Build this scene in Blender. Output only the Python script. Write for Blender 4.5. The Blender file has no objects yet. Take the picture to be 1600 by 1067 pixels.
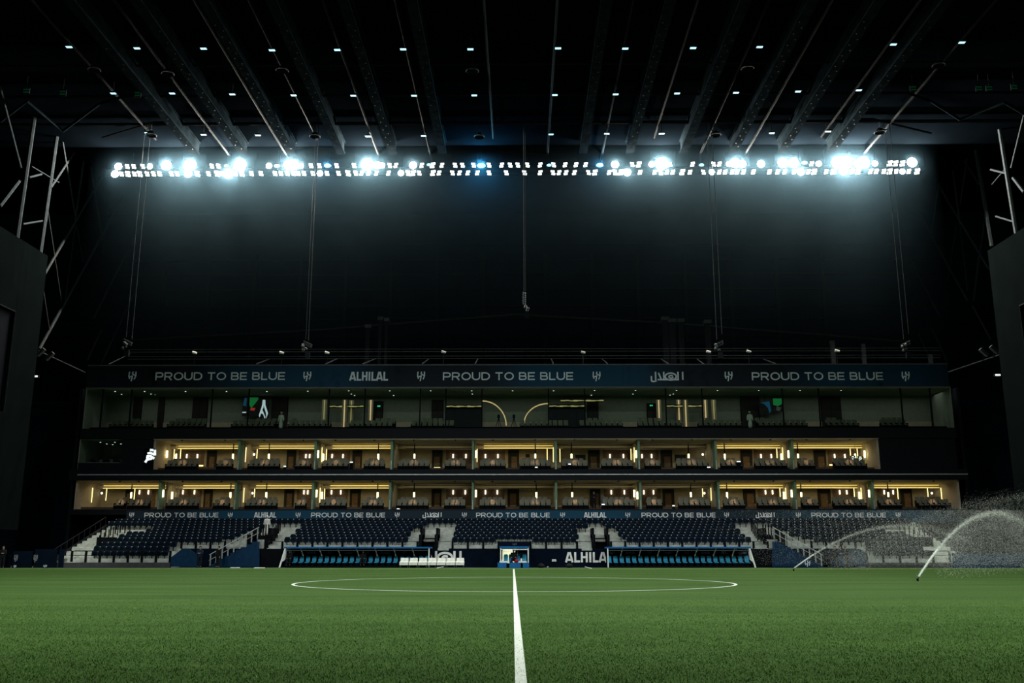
import bpy, math, random
import numpy as np
from mathutils import Vector, Matrix
random.seed(7)
rng = np.random.default_rng(7)
S = bpy.context.scene
COL = S.collection

# ------------------------------------------------------------------ camera
F, XC, YC, HOR, CH, PSI = 1485.0, 801.0, 533.5, 862.0, 1.296, 0.0096
PIT = math.atan((HOR - YC) / F)
cP, sP, cY, sY = math.cos(PIT), math.sin(PIT), math.cos(PSI), math.sin(PSI)
cam = bpy.data.cameras.new('camera')
camo = bpy.data.objects.new('camera', cam)
COL.objects.link(camo)
camo.location = (0, 0, CH)
camo.rotation_euler = (math.pi / 2 + PIT, 0, PSI)
cam.sensor_width = 36.0
cam.lens = 36.0 * F / 1600.0
cam.shift_x = (800 - XC) / 1600.0
cam.clip_end = 400
S.camera = camo

# ------------------------------------------------------------------ world, exposure
S.view_settings.view_transform = 'Standard'
S.view_settings.look = 'None'
S.view_settings.gamma = 1.0
S.view_settings.use_curve_mapping = False
S.view_settings.exposure = 0.0
W = bpy.data.worlds.new('night')
S.world = W
W.use_nodes = True
W.node_tree.nodes['Background'].inputs[0].default_value = (0.25, 0.5, 1.0, 1)
W.node_tree.nodes['Background'].inputs[1].default_value = 0.0015
S.cycles.use_denoising = True
S.cycles.max_bounces = 6
S.cycles.diffuse_bounces = 3
S.cycles.glossy_bounces = 2
S.cycles.transparent_max_bounces = 12
S.cycles.volume_bounces = 0
S.cycles.sample_clamp_indirect = 4.0
S.cycles.caustics_reflective = False
S.cycles.caustics_refractive = False

# ------------------------------------------------------------------ big lights: the floods on the near side of the roof, behind the viewpoint
def spot(name, loc, target, power, size, blend=1.0, col=(1, 1, 1), rad=0.4):
    l = bpy.data.lights.new(name, 'SPOT')
    l.energy = power; l.spot_size = size; l.spot_blend = blend; l.color = col; l.shadow_soft_size = rad
    o = bpy.data.objects.new(name, l); COL.objects.link(o)
    o.location = loc
    o.rotation_euler = (Vector(target) - Vector(loc)).to_track_quat('-Z', 'Y').to_euler()
    return o
NEAR_POWER, SIDE_POWER = 46000, 20000
for x in (-40, -20, 0, 20, 40):
    spot('near_flood_light', (x, 6, 40), (x * 0.8, 36, 0), NEAR_POWER, math.radians(88), 0.9, (0.96, 1.0, 0.95))
for s in (-1, 1):
    spot('end_flood_light', (s * 40, 30, 39), (s * 37.6 - .8, 85.5, 2), 70000, math.radians(13), 1.0, (1.0, 1.0, .78))
    for y in (35, 60):
        spot('side_flood_light', (s * 52, y, 39), (s * -2, y + 8, 0), SIDE_POWER, math.radians(80), 1.0, (0.95, 1.0, 0.97))

# ------------------------------------------------------------------ pixel to place
def ray(px, py):
    u = (px - XC) / F; v = (YC - py) / F
    fy = cP - v * sP; fz = sP + v * cP
    return Vector((u * cY - fy * sY, u * sY + fy * cY, fz))
def at(px, py, Y):
    d = ray(px, py); k = Y / d.y
    return Vector((d.x * k, Y, CH + d.z * k))
def atX(px, py, X):
    d = ray(px, py); k = X / d.x
    return Vector((X, d.y * k, CH + d.z * k))
def atZ(px, py, Z):
    d = ray(px, py); k = (Z - CH) / d.z
    return Vector((d.x * k, d.y * k, Z))
def zof(py, Y): return at(801, py, Y).z
def xof(px, py, Y): return at(px, py, Y).x
def field(x, y, z=0.0):   # pitch frame
    return (x * cY - y * sY, x * sY + y * cY, z)

# ------------------------------------------------------------------ materials
def mat(name, col, rough=0.6, metal=0.0, emit=None, estr=0.0, var=0.15, scale=3.0, sample=True, spec=0.12):
    m = bpy.data.materials.new(name); m.use_nodes = True
    nt = m.node_tree; b = nt.nodes['Principled BSDF']
    b.inputs['Roughness'].default_value = rough
    b.inputs['Metallic'].default_value = metal
    b.inputs['Specular IOR Level'].default_value = spec
    if var > 0:
        tc = nt.nodes.new('ShaderNodeTexCoord'); n = nt.nodes.new('ShaderNodeTexNoise')
        n.inputs['Scale'].default_value = scale; n.inputs['Detail'].default_value = 3
        r = nt.nodes.new('ShaderNodeValToRGB')
        r.color_ramp.elements[0].position = 0.3; r.color_ramp.elements[1].position = 0.7
        r.color_ramp.elements[0].color = (*[c * (1 - var) for c in col], 1)
        r.color_ramp.elements[1].color = (*[min(1, c * (1 + var)) for c in col], 1)
        nt.links.new(tc.outputs['Object'], n.inputs['Vector'])
        nt.links.new(n.outputs['Fac'], r.inputs['Fac'])
        nt.links.new(r.outputs['Color'], b.inputs['Base Color'])
    else:
        b.inputs['Base Color'].default_value = (*col, 1)
    if emit:
        b.inputs['Emission Color'].default_value = (*emit, 1)
        b.inputs['Emission Strength'].default_value = estr
        if not sample: m.cycles.emission_sampling = 'NONE'
    return m

M = {}
M['roofsteel'] = mat('roof_tube_paint', (0.013, 0.015, 0.017), 0.7, 0.0, spec=0.02)
M['concrete'] = mat('concrete', (0.37, 0.40, 0.38), 0.85, var=0.22, scale=2.5)
M['seat'] = mat('navy_plastic', (0.002, 0.007, 0.016), 0.5, var=0.2, spec=0.05)
M['black'] = mat('black_paint', (0.003, 0.004, 0.006), 0.7, spec=0.04)
M['darkmetal'] = mat('dark_steel', (0.012, 0.015, 0.02), 0.45, 0.3)
M['steel'] = mat('galvanised_steel', (0.10, 0.11, 0.115), 0.5, 0.5)
M['rail'] = mat('bright_rail', (0.45, 0.5, 0.52), 0.4, 0.6)
M['truss'] = mat('truss_steel', (0.042, 0.052, 0.058), 0.6, 0.0, spec=0.05)
M['roof'] = mat('roof_deck', (0.0016, 0.0026, 0.0038), 0.9, scale=0.4, spec=0.0)
M['beam'] = mat('roof_beam_paint', (0.008, 0.012, 0.015), 0.9, var=0.35, scale=1.2, spec=0.0)
M['wall'] = mat('cladding', (0.007, 0.017, 0.029), 0.8, var=0.3, scale=0.3, spec=0.02)
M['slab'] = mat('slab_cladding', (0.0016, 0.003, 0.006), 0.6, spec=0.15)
M['panelgrey'] = mat('grey_panel', (0.0035, 0.0052, 0.0053), 0.9, spec=0.0, var=0.12, scale=0.6)
M['white'] = mat('white_paint', (0.75, 0.78, 0.76), 0.5)
M['whiteplastic'] = mat('white_plastic', (0.72, 0.74, 0.68), 0.45)
M['letter'] = mat('letter_vinyl', (0.62, 0.71, 0.82), 0.6, var=0.05)
M['letterlow'] = mat('banner_letter_print', (0.82, 0.86, 0.9), 0.6, var=0.04)
M['letterdim'] = mat('letter_grey', (0.16, 0.18, 0.2), 0.6)
M['cyan'] = mat('cyan_upholstery', (0.024, 0.26, 0.44), 0.5, var=0.15, scale=8)
M['blue'] = mat('blue_board', (0.002, 0.026, 0.07), 0.6, var=0.2)
M['navy'] = mat('navy_board', (0.0018, 0.0052, 0.0135), 0.7, spec=0.03, var=0.25, scale=0.8)
M['bluebright'] = mat('bright_blue_board', (0.008, 0.11, 0.32), 0.5)
M['cap'] = mat('seat_top_glint', (0.5, 0.54, 0.52), 0.5)  # pale colour imitating the glints along the seat tops
M['postgrey'] = mat('pale_post', (0.3, 0.34, 0.33), 0.5)
M['kerb'] = mat('grey_kerb', (0.05, 0.05, 0.06), 0.8)
M['suitewall'] = mat('suite_plaster', (0.42, 0.335, 0.26), 0.8, var=0.08)
M['suitewood'] = mat('suite_walnut', (0.17, 0.105, 0.075), 0.55, var=0.3, scale=6)
M['suitedark'] = mat('suite_dark_panel', (0.02, 0.018, 0.016), 0.5)
M['suiteceil'] = mat('suite_ceiling', (0.42, 0.35, 0.25), 0.8, var=0.05)
M['suitefloor'] = mat('suite_carpet', (0.10, 0.07, 0.05), 0.9)
M['door'] = mat('door_wood', (0.14, 0.08, 0.05), 0.5, var=0.2, scale=5)
M['clubwall'] = mat('club_plaster', (0.22, 0.235, 0.2), 0.8, var=0.08)
M['armchair'] = mat('beige_leather', (0.17, 0.165, 0.125), 0.5)
M['brass'] = mat('brass', (0.4, 0.28, 0.1), 0.35, 0.8)
M['cove'] = mat('cove_led', (0.9, 0.7, 0.3), emit=(1.0, 0.66, 0.16), estr=1.5, var=0)
M['strip'] = mat('warm_led_strip', (0.9, 0.8, 0.5), emit=(1.0, 0.72, 0.34), estr=2.2, var=0)
M['pendant'] = mat('pendant_tube', (0.9, 0.85, 0.7), emit=(1.0, 0.78, 0.42), estr=5.0, var=0)
M['sconce'] = mat('sconce_glass', (0.9, 0.85, 0.8), emit=(1.0, 0.84, 0.68), estr=4.0, var=0)
M['gold'] = mat('gold_led', (0.8, 0.6, 0.3), emit=(1.0, 0.68, 0.34), estr=0.55, var=0)
M['golddim'] = mat('gold_led_dim', (0.8, 0.7, 0.3), emit=(1.0, 0.82, 0.30), estr=0.16, var=0)
M['dot'] = mat('downlight_led', (1, 1, 1), emit=(0.85, 1.0, 0.9), estr=1.5, var=0)
M['green'] = mat('green_sign', (0, 0.5, 0.2), emit=(0.05, 0.9, 0.4), estr=0.7, var=0)
M['greendim'] = mat('green_sign_dim', (0, 0.2, 0.1), emit=(0.05, 0.5, 0.25), estr=0.02, var=0)
M['whitelit'] = mat('lit_white', (1, 1, 1), emit=(0.9, 0.97, 1.0), estr=0.9, var=0)
M['lens'] = mat('flood_lens', (1, 1, 1), emit=(0.98, 1.0, 0.94), estr=2.6, var=0, sample=False)
M['lensbig'] = mat('flood_lens_glare', (1, 1, 1), emit=(1.0, 1.0, 0.90), estr=40.0, var=0, sample=False)
M['lensblue'] = mat('blue_lens', (0.6, 0.9, 1), emit=(0.30, 0.75, 1.0), estr=2.2, var=0, sample=False)
M['lensroof'] = mat('roof_lamp_lens', (0.6, 0.9, 1), emit=(0.42, 0.82, 1.0), estr=1.7, var=0, sample=False)
M['skin'] = mat('skin', (0.35, 0.2, 0.13), 0.6)
M['clothdark'] = mat('dark_cloth', (0.008, 0.01, 0.014), 0.9)
M['clothnavy'] = mat('navy_cloth', (0.008, 0.02, 0.05), 0.9)
M['clothwhite'] = mat('white_cloth', (0.6, 0.62, 0.6), 0.9)
M['clothblue'] = mat('blue_cloth', (0.02, 0.12, 0.3), 0.9)
M['hair'] = mat('hair', (0.01, 0.008, 0.006), 0.8)
M['red'] = mat('red_fabric', (0.35, 0.01, 0.02), 0.7)
M['tunnelwall'] = mat('tunnel_plaster', (0.5, 0.55, 0.42), 0.8, emit=None)

def grass_mat():
    m = bpy.data.materials.new('grass'); m.use_nodes = True
    nt = m.node_tree; L = nt.links; b = nt.nodes['Principled BSDF']
    b.inputs['Roughness'].default_value = 0.85; b.inputs['Specular IOR Level'].default_value = 0.04
    tc = nt.nodes.new('ShaderNodeTexCoord')
    def noise(scale, detail, sc=(1, 1, 1)):
        mp = nt.nodes.new('ShaderNodeMapping'); mp.inputs['Scale'].default_value = sc
        n = nt.nodes.new('ShaderNodeTexNoise'); n.inputs['Scale'].default_value = scale; n.inputs['Detail'].default_value = detail
        L.new(tc.outputs['Object'], mp.inputs['Vector']); L.new(mp.outputs['Vector'], n.inputs['Vector'])
        return n.outputs['Fac']
    def ramp(f, a, bb, c0, c1):
        r = nt.nodes.new('ShaderNodeValToRGB'); e = r.color_ramp.elements
        e[0].position = a; e[1].position = bb; e[0].color = (*c0, 1); e[1].color = (*c1, 1)
        L.new(f, r.inputs['Fac']); return r.outputs['Color']
    def mul(a, c):
        x = nt.nodes.new('ShaderNodeMix'); x.data_type = 'RGBA'; x.blend_type = 'MULTIPLY'; x.inputs[0].default_value = 1
        L.new(a, x.inputs[6]); L.new(c, x.inputs[7]); return x.outputs[2]
    c = ramp(noise(14, 6), 0.25, 0.75, (0.025, 0.062, 0.013), (0.068, 0.138, 0.031))
    c = mul(c, ramp(noise(90, 2), 0.3, 0.7, (0.55, 0.6, 0.5), (1.35, 1.3, 1.3)))
    c = mul(c, ramp(noise(0.5, 4, (0.35, 1.6, 1)), 0.3, 0.7, (0.78, 0.84, 0.78), (1.2, 1.14, 1.15)))
    wv = nt.nodes.new('ShaderNodeTexWave'); wv.bands_direction = 'Y'; wv.inputs['Scale'].default_value = 0.055
    wv.inputs['Distortion'].default_value = 0.6; wv.inputs['Detail'].default_value = 1
    L.new(tc.outputs['Object'], wv.inputs['Vector'])
    c = mul(c, ramp(wv.outputs['Fac'], 0.35, 0.65, (0.9, 0.93, 0.9), (1.08, 1.06, 1.06)))
    L.new(c, b.inputs['Base Color'])
    bp = nt.nodes.new('ShaderNodeBump'); bp.inputs['Strength'].default_value = 0.8; bp.inputs['Distance'].default_value = 0.03
    L.new(noise(60, 3), bp.inputs['Height']); L.new(bp.outputs['Normal'], b.inputs['Normal'])
    return m
M['grass'] = grass_mat()
M['blade'] = mat('grass_blade', (0.10, 0.205, 0.046), 0.7, var=0.3, scale=1.5, spec=0.03)

def line_mat():
    m = mat('line_paint', (0.62, 0.68, 0.6), 0.8, var=0.28, scale=40)
    return m
M['line'] = line_mat()

def fascia_mat(name, c0, c1):
    m = bpy.data.materials.new(name); m.use_nodes = True
    nt = m.node_tree; L = nt.links; b = nt.nodes['Principled BSDF']
    b.inputs['Roughness'].default_value = 0.6; b.inputs['Specular IOR Level'].default_value = 0.2
    tc = nt.nodes.new('ShaderNodeTexCoord'); w = nt.nodes.new('ShaderNodeTexWave'); w.bands_direction = 'X'
    mp = nt.nodes.new('ShaderNodeMapping'); mp.inputs['Scale'].default_value = (0.021, 1, 0.05); mp.inputs['Location'].default_value = (0.19, 0, 0)
    w.inputs['Scale'].default_value = 0.5; w.inputs['Distortion'].default_value = 1.4; w.inputs['Detail'].default_value = 1.0
    r = nt.nodes.new('ShaderNodeValToRGB'); e = r.color_ramp.elements
    e[0].position = 0.25; e[1].position = 0.75; e[0].color = (*c0, 1); e[1].color = (*c1, 1)
    L.new(tc.outputs['Object'], mp.inputs['Vector']); L.new(mp.outputs['Vector'], w.inputs['Vector'])
    L.new(w.outputs['Fac'], r.inputs['Fac']); L.new(r.outputs['Color'], b.inputs['Base Color'])
    return m
M['fascia'] = fascia_mat('fascia_print', (0.003, 0.009, 0.018), (0.002, 0.040, 0.092))
M['bannerprint'] = fascia_mat('banner_print', (0.006, 0.020, 0.036), (0.002, 0.050, 0.105))

def glass_mat(name, tint, gloss, rough=0.05):
    m = bpy.data.materials.new(name); m.use_nodes = True
    nt = m.node_tree; nt.nodes.clear(); L = nt.links
    o = nt.nodes.new('ShaderNodeOutputMaterial'); mx = nt.nodes.new('ShaderNodeMixShader'); mx.inputs[0].default_value = gloss
    t = nt.nodes.new('ShaderNodeBsdfTransparent'); t.inputs[0].default_value = (*tint, 1)
    g = nt.nodes.new('ShaderNodeBsdfGlossy'); g.inputs['Roughness'].default_value = rough
    L.new(t.outputs[0], mx.inputs[1]); L.new(g.outputs[0], mx.inputs[2]); L.new(mx.outputs[0], o.inputs[0])
    return m
M['glass'] = glass_mat('front_glass', (0.90, 0.97, 0.90), 0.02)
M['clubglass'] = glass_mat('club_glass', (0.86, 0.92, 0.88), 0.02)
def fin_mat():
    m = bpy.data.materials.new('green_glass_fin'); m.use_nodes = True
    nt = m.node_tree; nt.nodes.clear(); L = nt.links
    o = nt.nodes.new('ShaderNodeOutputMaterial'); mx = nt.nodes.new('ShaderNodeMixShader'); mx.inputs[0].default_value = 0.8
    t = nt.nodes.new('ShaderNodeBsdfTransparent'); t.inputs[0].default_value = (0.6, 0.85, 0.7, 1)
    g = nt.nodes.new('ShaderNodeBsdfDiffuse'); g.inputs[0].default_value = (0.20, 0.30, 0.22, 1)
    L.new(t.outputs[0], mx.inputs[1]); L.new(g.outputs[0], mx.inputs[2]); L.new(mx.outputs[0], o.inputs[0])
    return m
M['fin'] = fin_mat()
def water_mat():
    m = bpy.data.materials.new('water_drops'); m.use_nodes = True
    nt = m.node_tree; nt.nodes.clear(); L = nt.links
    o = nt.nodes.new('ShaderNodeOutputMaterial'); mx = nt.nodes.new('ShaderNodeMixShader'); mx.inputs[0].default_value = 0.5
    t = nt.nodes.new('ShaderNodeBsdfTranslucent'); t.inputs[0].default_value = (0.9, 0.95, 0.9, 1)
    g = nt.nodes.new('ShaderNodeBsdfDiffuse'); g.inputs[0].default_value = (0.9, 0.95, 0.92, 1)
    L.new(t.outputs[0], mx.inputs[1]); L.new(g.outputs[0], mx.inputs[2]); L.new(mx.outputs[0], o.inputs[0])
    return m
M['water'] = water_mat()

# ------------------------------------------------------------------ mesh helpers
class MB:
    def __init__(s): s.v = []; s.f = []
    def box(s, x0, x1, y0, y1, z0, z1):
        n = len(s.v)
        s.v += [(x, y, z) for z in (z0, z1) for y in (y0, y1) for x in (x0, x1)]
        s.f += [tuple(n + i for i in q) for q in ((0, 2, 3, 1), (4, 5, 7, 6), (0, 1, 5, 4), (2, 6, 7, 3), (0, 4, 6, 2), (1, 3, 7, 5))]
        return s
    def prism(s, poly, d):      # poly: list of Vectors (planar), d: extrude vector
        n = len(s.v); k = len(poly); d = Vector(d)
        s.v += [tuple(p) for p in poly] + [tuple(Vector(p) + d) for p in poly]
        s.f += [tuple(range(n, n + k)), tuple(range(n + 2 * k - 1, n + k - 1, -1))]
        s.f += [(n + i, n + k + i, n + k + (i + 1) % k, n + (i + 1) % k) for i in range(k)]
        return s
    def tube(s, a, b, r, n=6, r2=None):
        a = Vector(a); b = Vector(b); d = (b - a).normalized()
        u = d.orthogonal().normalized(); w = d.cross(u); k = len(s.v); r2 = r if r2 is None else r2
        for p, rr in ((a, r), (b, r2)):
            for i in range(n):
                t = 2 * math.pi * i / n
                s.v.append(tuple(p + u * rr * math.cos(t) + w * rr * math.sin(t)))
        s.f += [(k + i, k + (i + 1) % n, k + n + (i + 1) % n, k + n + i) for i in range(n)]
        s.f += [tuple(range(k + n - 1, k - 1, -1)), tuple(range(k + n, k + 2 * n))]
        return s
    def bar(s, a, b, w, h):     # rectangular bar, w horizontal, h roughly vertical
        a = Vector(a); b = Vector(b); d = (b - a).normalized()
        up = Vector((0, 0, 1)) if abs(d.z) < 0.95 else Vector((0, 1, 0))
        u = d.cross(up).normalized() * w / 2; q = u.cross(d).normalized() * h / 2
        s.prism([a - u - q, a + u - q, a + u + q, a - u + q], b - a)
        return s
    def path(s, pts, r, n=6):
        for a, b in zip(pts[:-1], pts[1:]): s.tube(a, b, r, n)
        return s
    def ball(s, c, r, nu=8, nv=6, sz=1.0):
        k = len(s.v); c = Vector(c)
        for j in range(nv + 1):
            t = math.pi * j / nv
            for i in range(nu):
                p = 2 * math.pi * i / nu
                s.v.append((c.x + r * math.sin(t) * math.cos(p), c.y + r * math.sin(t) * math.sin(p), c.z + r * sz * math.cos(t)))
        for j in range(nv):
            for i in range(nu):
                s.f.append((k + j * nu + i, k + (j + 1) * nu + i, k + (j + 1) * nu + (i + 1) % nu, k + j * nu + (i + 1) % nu))
        return s
    def ring(s, c, R, r, n=16, m=5):
        k = len(s.v)
        for i in range(n):
            a = 2 * math.pi * i / n
            for j in range(m):
                b = 2 * math.pi * j / m
                s.v.append((c[0] + (R + r * math.cos(b)) * math.cos(a), c[1] + (R + r * math.cos(b)) * math.sin(a), c[2] + r * math.sin(b)))
        for i in range(n):
            for j in range(m):
                s.f.append((k + i * m + j, k + ((i + 1) % n) * m + j, k + ((i + 1) % n) * m + (j + 1) % m, k + i * m + (j + 1) % m))
        return s
    def ribbon(s, pts, w, o, ux, uz, d, closed=False):   # stroke of width w in plane (ux,uz) at o, thickness vector d
        P = [Vector((p[0], p[1])) for p in pts]; n = len(P)
        if closed: P = P + [P[0]]; n += 1
        offs = []
        for i in range(n):
            if closed and i in (0, n - 1): a, b = P[n - 2], P[1]; t1 = (P[0] - a).normalized(); t2 = (b - P[0]).normalized()
            elif i == 0: t1 = t2 = (P[1] - P[0]).normalized()
            elif i == n - 1: t1 = t2 = (P[-1] - P[-2]).normalized()
            else: t1 = (P[i] - P[i - 1]).normalized(); t2 = (P[i + 1] - P[i]).normalized()
            t = t1 + t2
            t = t.normalized() if t.length > 1e-6 else t1
            nn = Vector((-t.y, t.x)); c = max(0.5, nn.dot(Vector((-t1.y, t1.x))))
            offs.append(nn * (w / 2 / c))
        E = lambda q: o + ux * q.x + uz * q.y
        for i in range(n - 1):
            s.prism([E(P[i] - offs[i]), E(P[i + 1] - offs[i + 1]), E(P[i + 1] + offs[i + 1]), E(P[i] + offs[i])], d)
        return s
    def mesh(s, name, m):
        me = bpy.data.meshes.new(name); me.from_pydata(s.v, [], s.f); me.update()
        me.materials.append(m); return me
    def obj(s, name, m, parent=None, smooth=False):
        me = s.mesh(name, m)
        if smooth: me.polygons.foreach_set('use_smooth', [True] * len(me.polygons))
        o = bpy.data.objects.new(name, me); COL.objects.link(o)
        if parent is not None:
            o.parent = parent
            o.matrix_parent_inverse = Matrix.Translation(parent.location).inverted() if parent.type == 'EMPTY' else Matrix.Identity(4)
        return o

def struct(name, mb, m):
    o = mb.obj(name, m); o['kind'] = 'structure'; return o
def tag(o, label, cat, group=None):
    o['label'] = label; o['category'] = cat
    if group: o['group'] = group
    return o
def thing(name, label, cat, loc=(0, 0, 0), group=None):
    o = bpy.data.objects.new(name, None); o.empty_display_size = 0.3; COL.objects.link(o); o.location = loc
    return tag(o, label, cat, group)
def dup(o, loc, label=None, group=None, rotz=None):
    c = o.copy(); COL.objects.link(c); c.location = loc
    if rotz is not None: c.rotation_euler = (0, 0, rotz)
    if label: c['label'] = label
    if group: c['group'] = group
    for ch in list(o.children):
        k = ch.copy(); COL.objects.link(k); k.parent = c
        for g in list(ch.children):
            q = g.copy(); COL.objects.link(q); q.parent = k
    return c
ORD = ['first', 'second', 'third', 'fourth', 'fifth', 'sixth', 'seventh', 'eighth', 'ninth', 'tenth', 'eleventh', 'twelfth', 'thirteenth', 'fourteenth', 'fifteenth', 'sixteenth',
       'seventeenth', 'eighteenth', 'nineteenth', 'twentieth', 'twenty-first', 'twenty-second', 'twenty-third', 'twenty-fourth', 'twenty-fifth']

# ------------------------------------------------------------------ lettering (strokes in a unit-high box)
def arc(cx, cy, rx, ry, a0, a1, n=10):
    return [(cx + rx * math.cos(math.radians(a0 + (a1 - a0) * i / n)), cy + ry * math.sin(math.radians(a0 + (a1 - a0) * i / n))) for i in range(n + 1)]
def G(w):
    h = w
    return {
        'P': (0.95, [[(0, 0), (0, 1)], [(0, .92), (.55, .92)] + arc(.62, .67, .28, .25, 90, -90, 8)[1:] + [(0, .42)]]),
        'R': (0.98, [[(0, 0), (0, 1)], [(0, .92), (.55, .92)] + arc(.62, .68, .28, .24, 90, -90, 8)[1:] + [(0, .44)], [(.5, .44), (.92, 0)]]),
        'O': (1.2, [[(p[0], p[1]) for p in arc(.6, .5, .56, .43, 90, 450, 20)]]),
        'U': (1.02, [[(0, 1), (0, .4)] + arc(.48, .4, .48, .33, 180, 360, 10) + [(.96, 1)]]),
        'D': (1.05, [[(0, .08), (0, .92), (.5, .92)] + arc(.5, .5, .5, .42, 90, -90, 10)[1:] + [(0, .08)]]),
        'T': (0.95, [[(-.05, .92), (.95, .92)], [(.45, .92), (.45, 0)]]),
        'B': (0.95, [[(0, .08), (0, .92), (.6, .92)] + arc(.6, .72, .22, .2, 90, -90, 6)[1:] + [(0, .52)], [(.6, .52)] + arc(.64, .3, .25, .22, 90, -90, 6)[1:] + [(0, .08)]]),
        'E': (0.85, [[(.85, .92), (0, .92), (0, .08), (.85, .08)], [(0, .5), (.78, .5)]]),
        'L': (0.75, [[(0, 1), (0, .08), (.75, .08)]]),
        ' ': (0.28, []),
    }
BOLD = {
    'A': (0.56, [[(.02, 0), (.24, 1)], [(.54, 0), (.32, 1)], [(.12, .25), (.44, .25)]]),
    'L': (0.42, [[(.09, 1), (.09, .09), (.46, .09)]]),
    'H': (0.56, [[(.09, 0), (.09, 1)], [(.47, 0), (.47, 1)], [(.09, .5), (.47, .5)]]),
    'I': (0.18, [[(.09, 0), (.09, 1)]]),
}
ARAB = (2.5, [[(2.4, 0.08), (2.4, 1)], [(2.05, 1), (2.05, .1), (1.4, .1)], arc(1.5, .45, .42, .40, 90, 450, 18), arc(1.52, .42, .16, .15, 30, 360, 10),
              [(1.3, .1), (.98, .1), (.98, 1)], [(.98, .1), (.5, .1)], [(.58, .88), (.78, .1)], [(.36, 1), (.36, -.02)] + arc(.2, -.02, .16, .1, 0, -180, 6) + [(.04, .5)]])
EMB = (1.0, [[(.08, 1.02), (.03, .5), (.16, .2)], [(.95, 1.02), (.97, .55), (.78, .12)], [(.56, 1.02), (.5, .76), (.94, .56)], [(.16, .42), (.52, .52), (.40, -.08)]])
def write(mb, text, px0, px1, pyt, pyb, Y, kind='wide', w=None):
    """text between pixel columns px0..px1, cap top pyt and baseline pyb, on the plane Y facing the pitch"""
    o = at(px0, pyb, Y); e = at(px1, pyb, Y); hgt = at(px0, pyt, Y).z - o.z
    if kind == 'arab': items = [ARAB]; sp = 0; w = w or .17
    elif kind == 'emb': items = [EMB]; sp = 0; w = w or .13
    elif kind == 'bold': items = [BOLD[c] for c in text]; sp = .1; w = w or .19
    else: g = G(1); items = [g[c] for c in text]; sp = .27; w = w or .16
    tot = sum(i[0] for i in items) + sp * (len(items) - 1)
    sx = (e.x - o.x) / tot; x = 0
    for wd, strokes in items:
        for q_, st in enumerate(strokes):
            ar = sx / hgt
            P = [((x + p[0]) * ar, p[1]) for p in st]
            mb.ribbon(P, w, o - Vector((0, .006 * q_, 0)), Vector((hgt, 0, 0)), Vector((0, 0, hgt)), Vector((0, -0.03, 0)))
        x += wd + sp
    return mb

# ================================================================== SETTING
YW = 112.0        # back wall of the hall
ZR = 42.3         # underside of the roof deck
YF = 93.0         # front plane of the suites
# pitch
mb = MB(); n = 1
pts = [field(-70, -6), field(70, -6), field(70, 81.0), field(-70, 81.0)]
mb.prism([Vector(p) - Vector((0, 0, 0.3)) for p in pts], (0, 0, 0.3))
o = struct('floor_pitch', mb, M['grass'])
mb = MB(); mb.box(-75, 75, 80, 113, -0.35, -0.02)
struct('floor_apron', mb, M['kerb'])
D0, CX = 41.5, 0.07
mb = MB(); mb.prism([Vector(field(x, y, 0.004)) for x, y in ((-0.045 + CX, -3), (0.075 + CX, -3), (0.075 + CX, 75.5), (-0.045 + CX, 75.5))], (0, 0, .004))
tl = struct('trim_halfway_line', mb, M['line'])
mb = MB(); mb.prism([Vector(field(x, y, 0.004)) for x, y in ((-52, 75.4), (52, 75.4), (52, 75.52), (-52, 75.52))], (0, 0, .004))
struct('trim_touchline', mb, M['line'])
mb = MB(); N = 160
for i in range(N):
    a, b = 2 * math.pi * i / N, 2 * math.pi * (i + 1) / N
    q = [(CX + r * math.cos(t), D0 + r * math.sin(t)) for r, t in ((9.09, a), (9.21, a), (9.21, b), (9.09, b))]
    mb.prism([Vector(field(x, y, 0.009)) for x, y in q], (0, 0, .003))
struct('trim_centre_circle', mb, M['line'])
# short grass near the viewpoint, real blades
nb = 170000
Yb = 8.8 + 21 * (1 - np.sqrt(1 - rng.random(nb)))
Xb = (rng.random(nb) - .5) * 2 * (Yb * 0.58)
ang = rng.random(nb) * math.pi; hgt = 0.012 + 0.016 * rng.random(nb); wid = 0.0035 + .003 * rng.random(nb)
lean = rng.normal(0, 0.010, (nb, 2))
keep = np.abs(Xb - (CX + .015)) > 0.07 
keep |= rng.random(nb) < .12
Yb, Xb, ang, hgt, wid, lean = [a[keep] for a in (Yb, Xb, ang, hgt, wid, lean)]
nb = len(Yb)
wx = Xb * cY - Yb * sY; wy = Xb * sY + Yb * cY
V = np.zeros((nb, 3, 3))
V[:, 0, 0] = wx - np.cos(ang) * wid; V[:, 0, 1] = wy - np.sin(ang) * wid
V[:, 1, 0] = wx + np.cos(ang) * wid; V[:, 1, 1] = wy + np.sin(ang) * wid
V[:, 2, 0] = wx + lean[:, 0]; V[:, 2, 1] = wy + lean[:, 1]; V[:, 2, 2] = hgt
me = bpy.data.meshes.new('grass_blades')
me.vertices.add(nb * 3); me.vertices.foreach_set('co', V.reshape(-1))
me.loops.add(nb * 3); me.loops.foreach_set('vertex_index', np.arange(nb * 3, dtype=np.int32))
me.polygons.add(nb); me.polygons.foreach_set('loop_start', np.arange(0, nb * 3, 3, dtype=np.int32))
me.polygons.foreach_set('loop_total', np.full(nb, 3, dtype=np.int32)); me.update(); me.validate()
me.materials.append(M['blade'])
gr = bpy.data.objects.new('grass_blades', me); COL.objects.link(gr); gr['kind'] = 'stuff'
tag(gr, 'short green turf blades of the pitch close to the viewpoint', 'grass')

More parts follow.
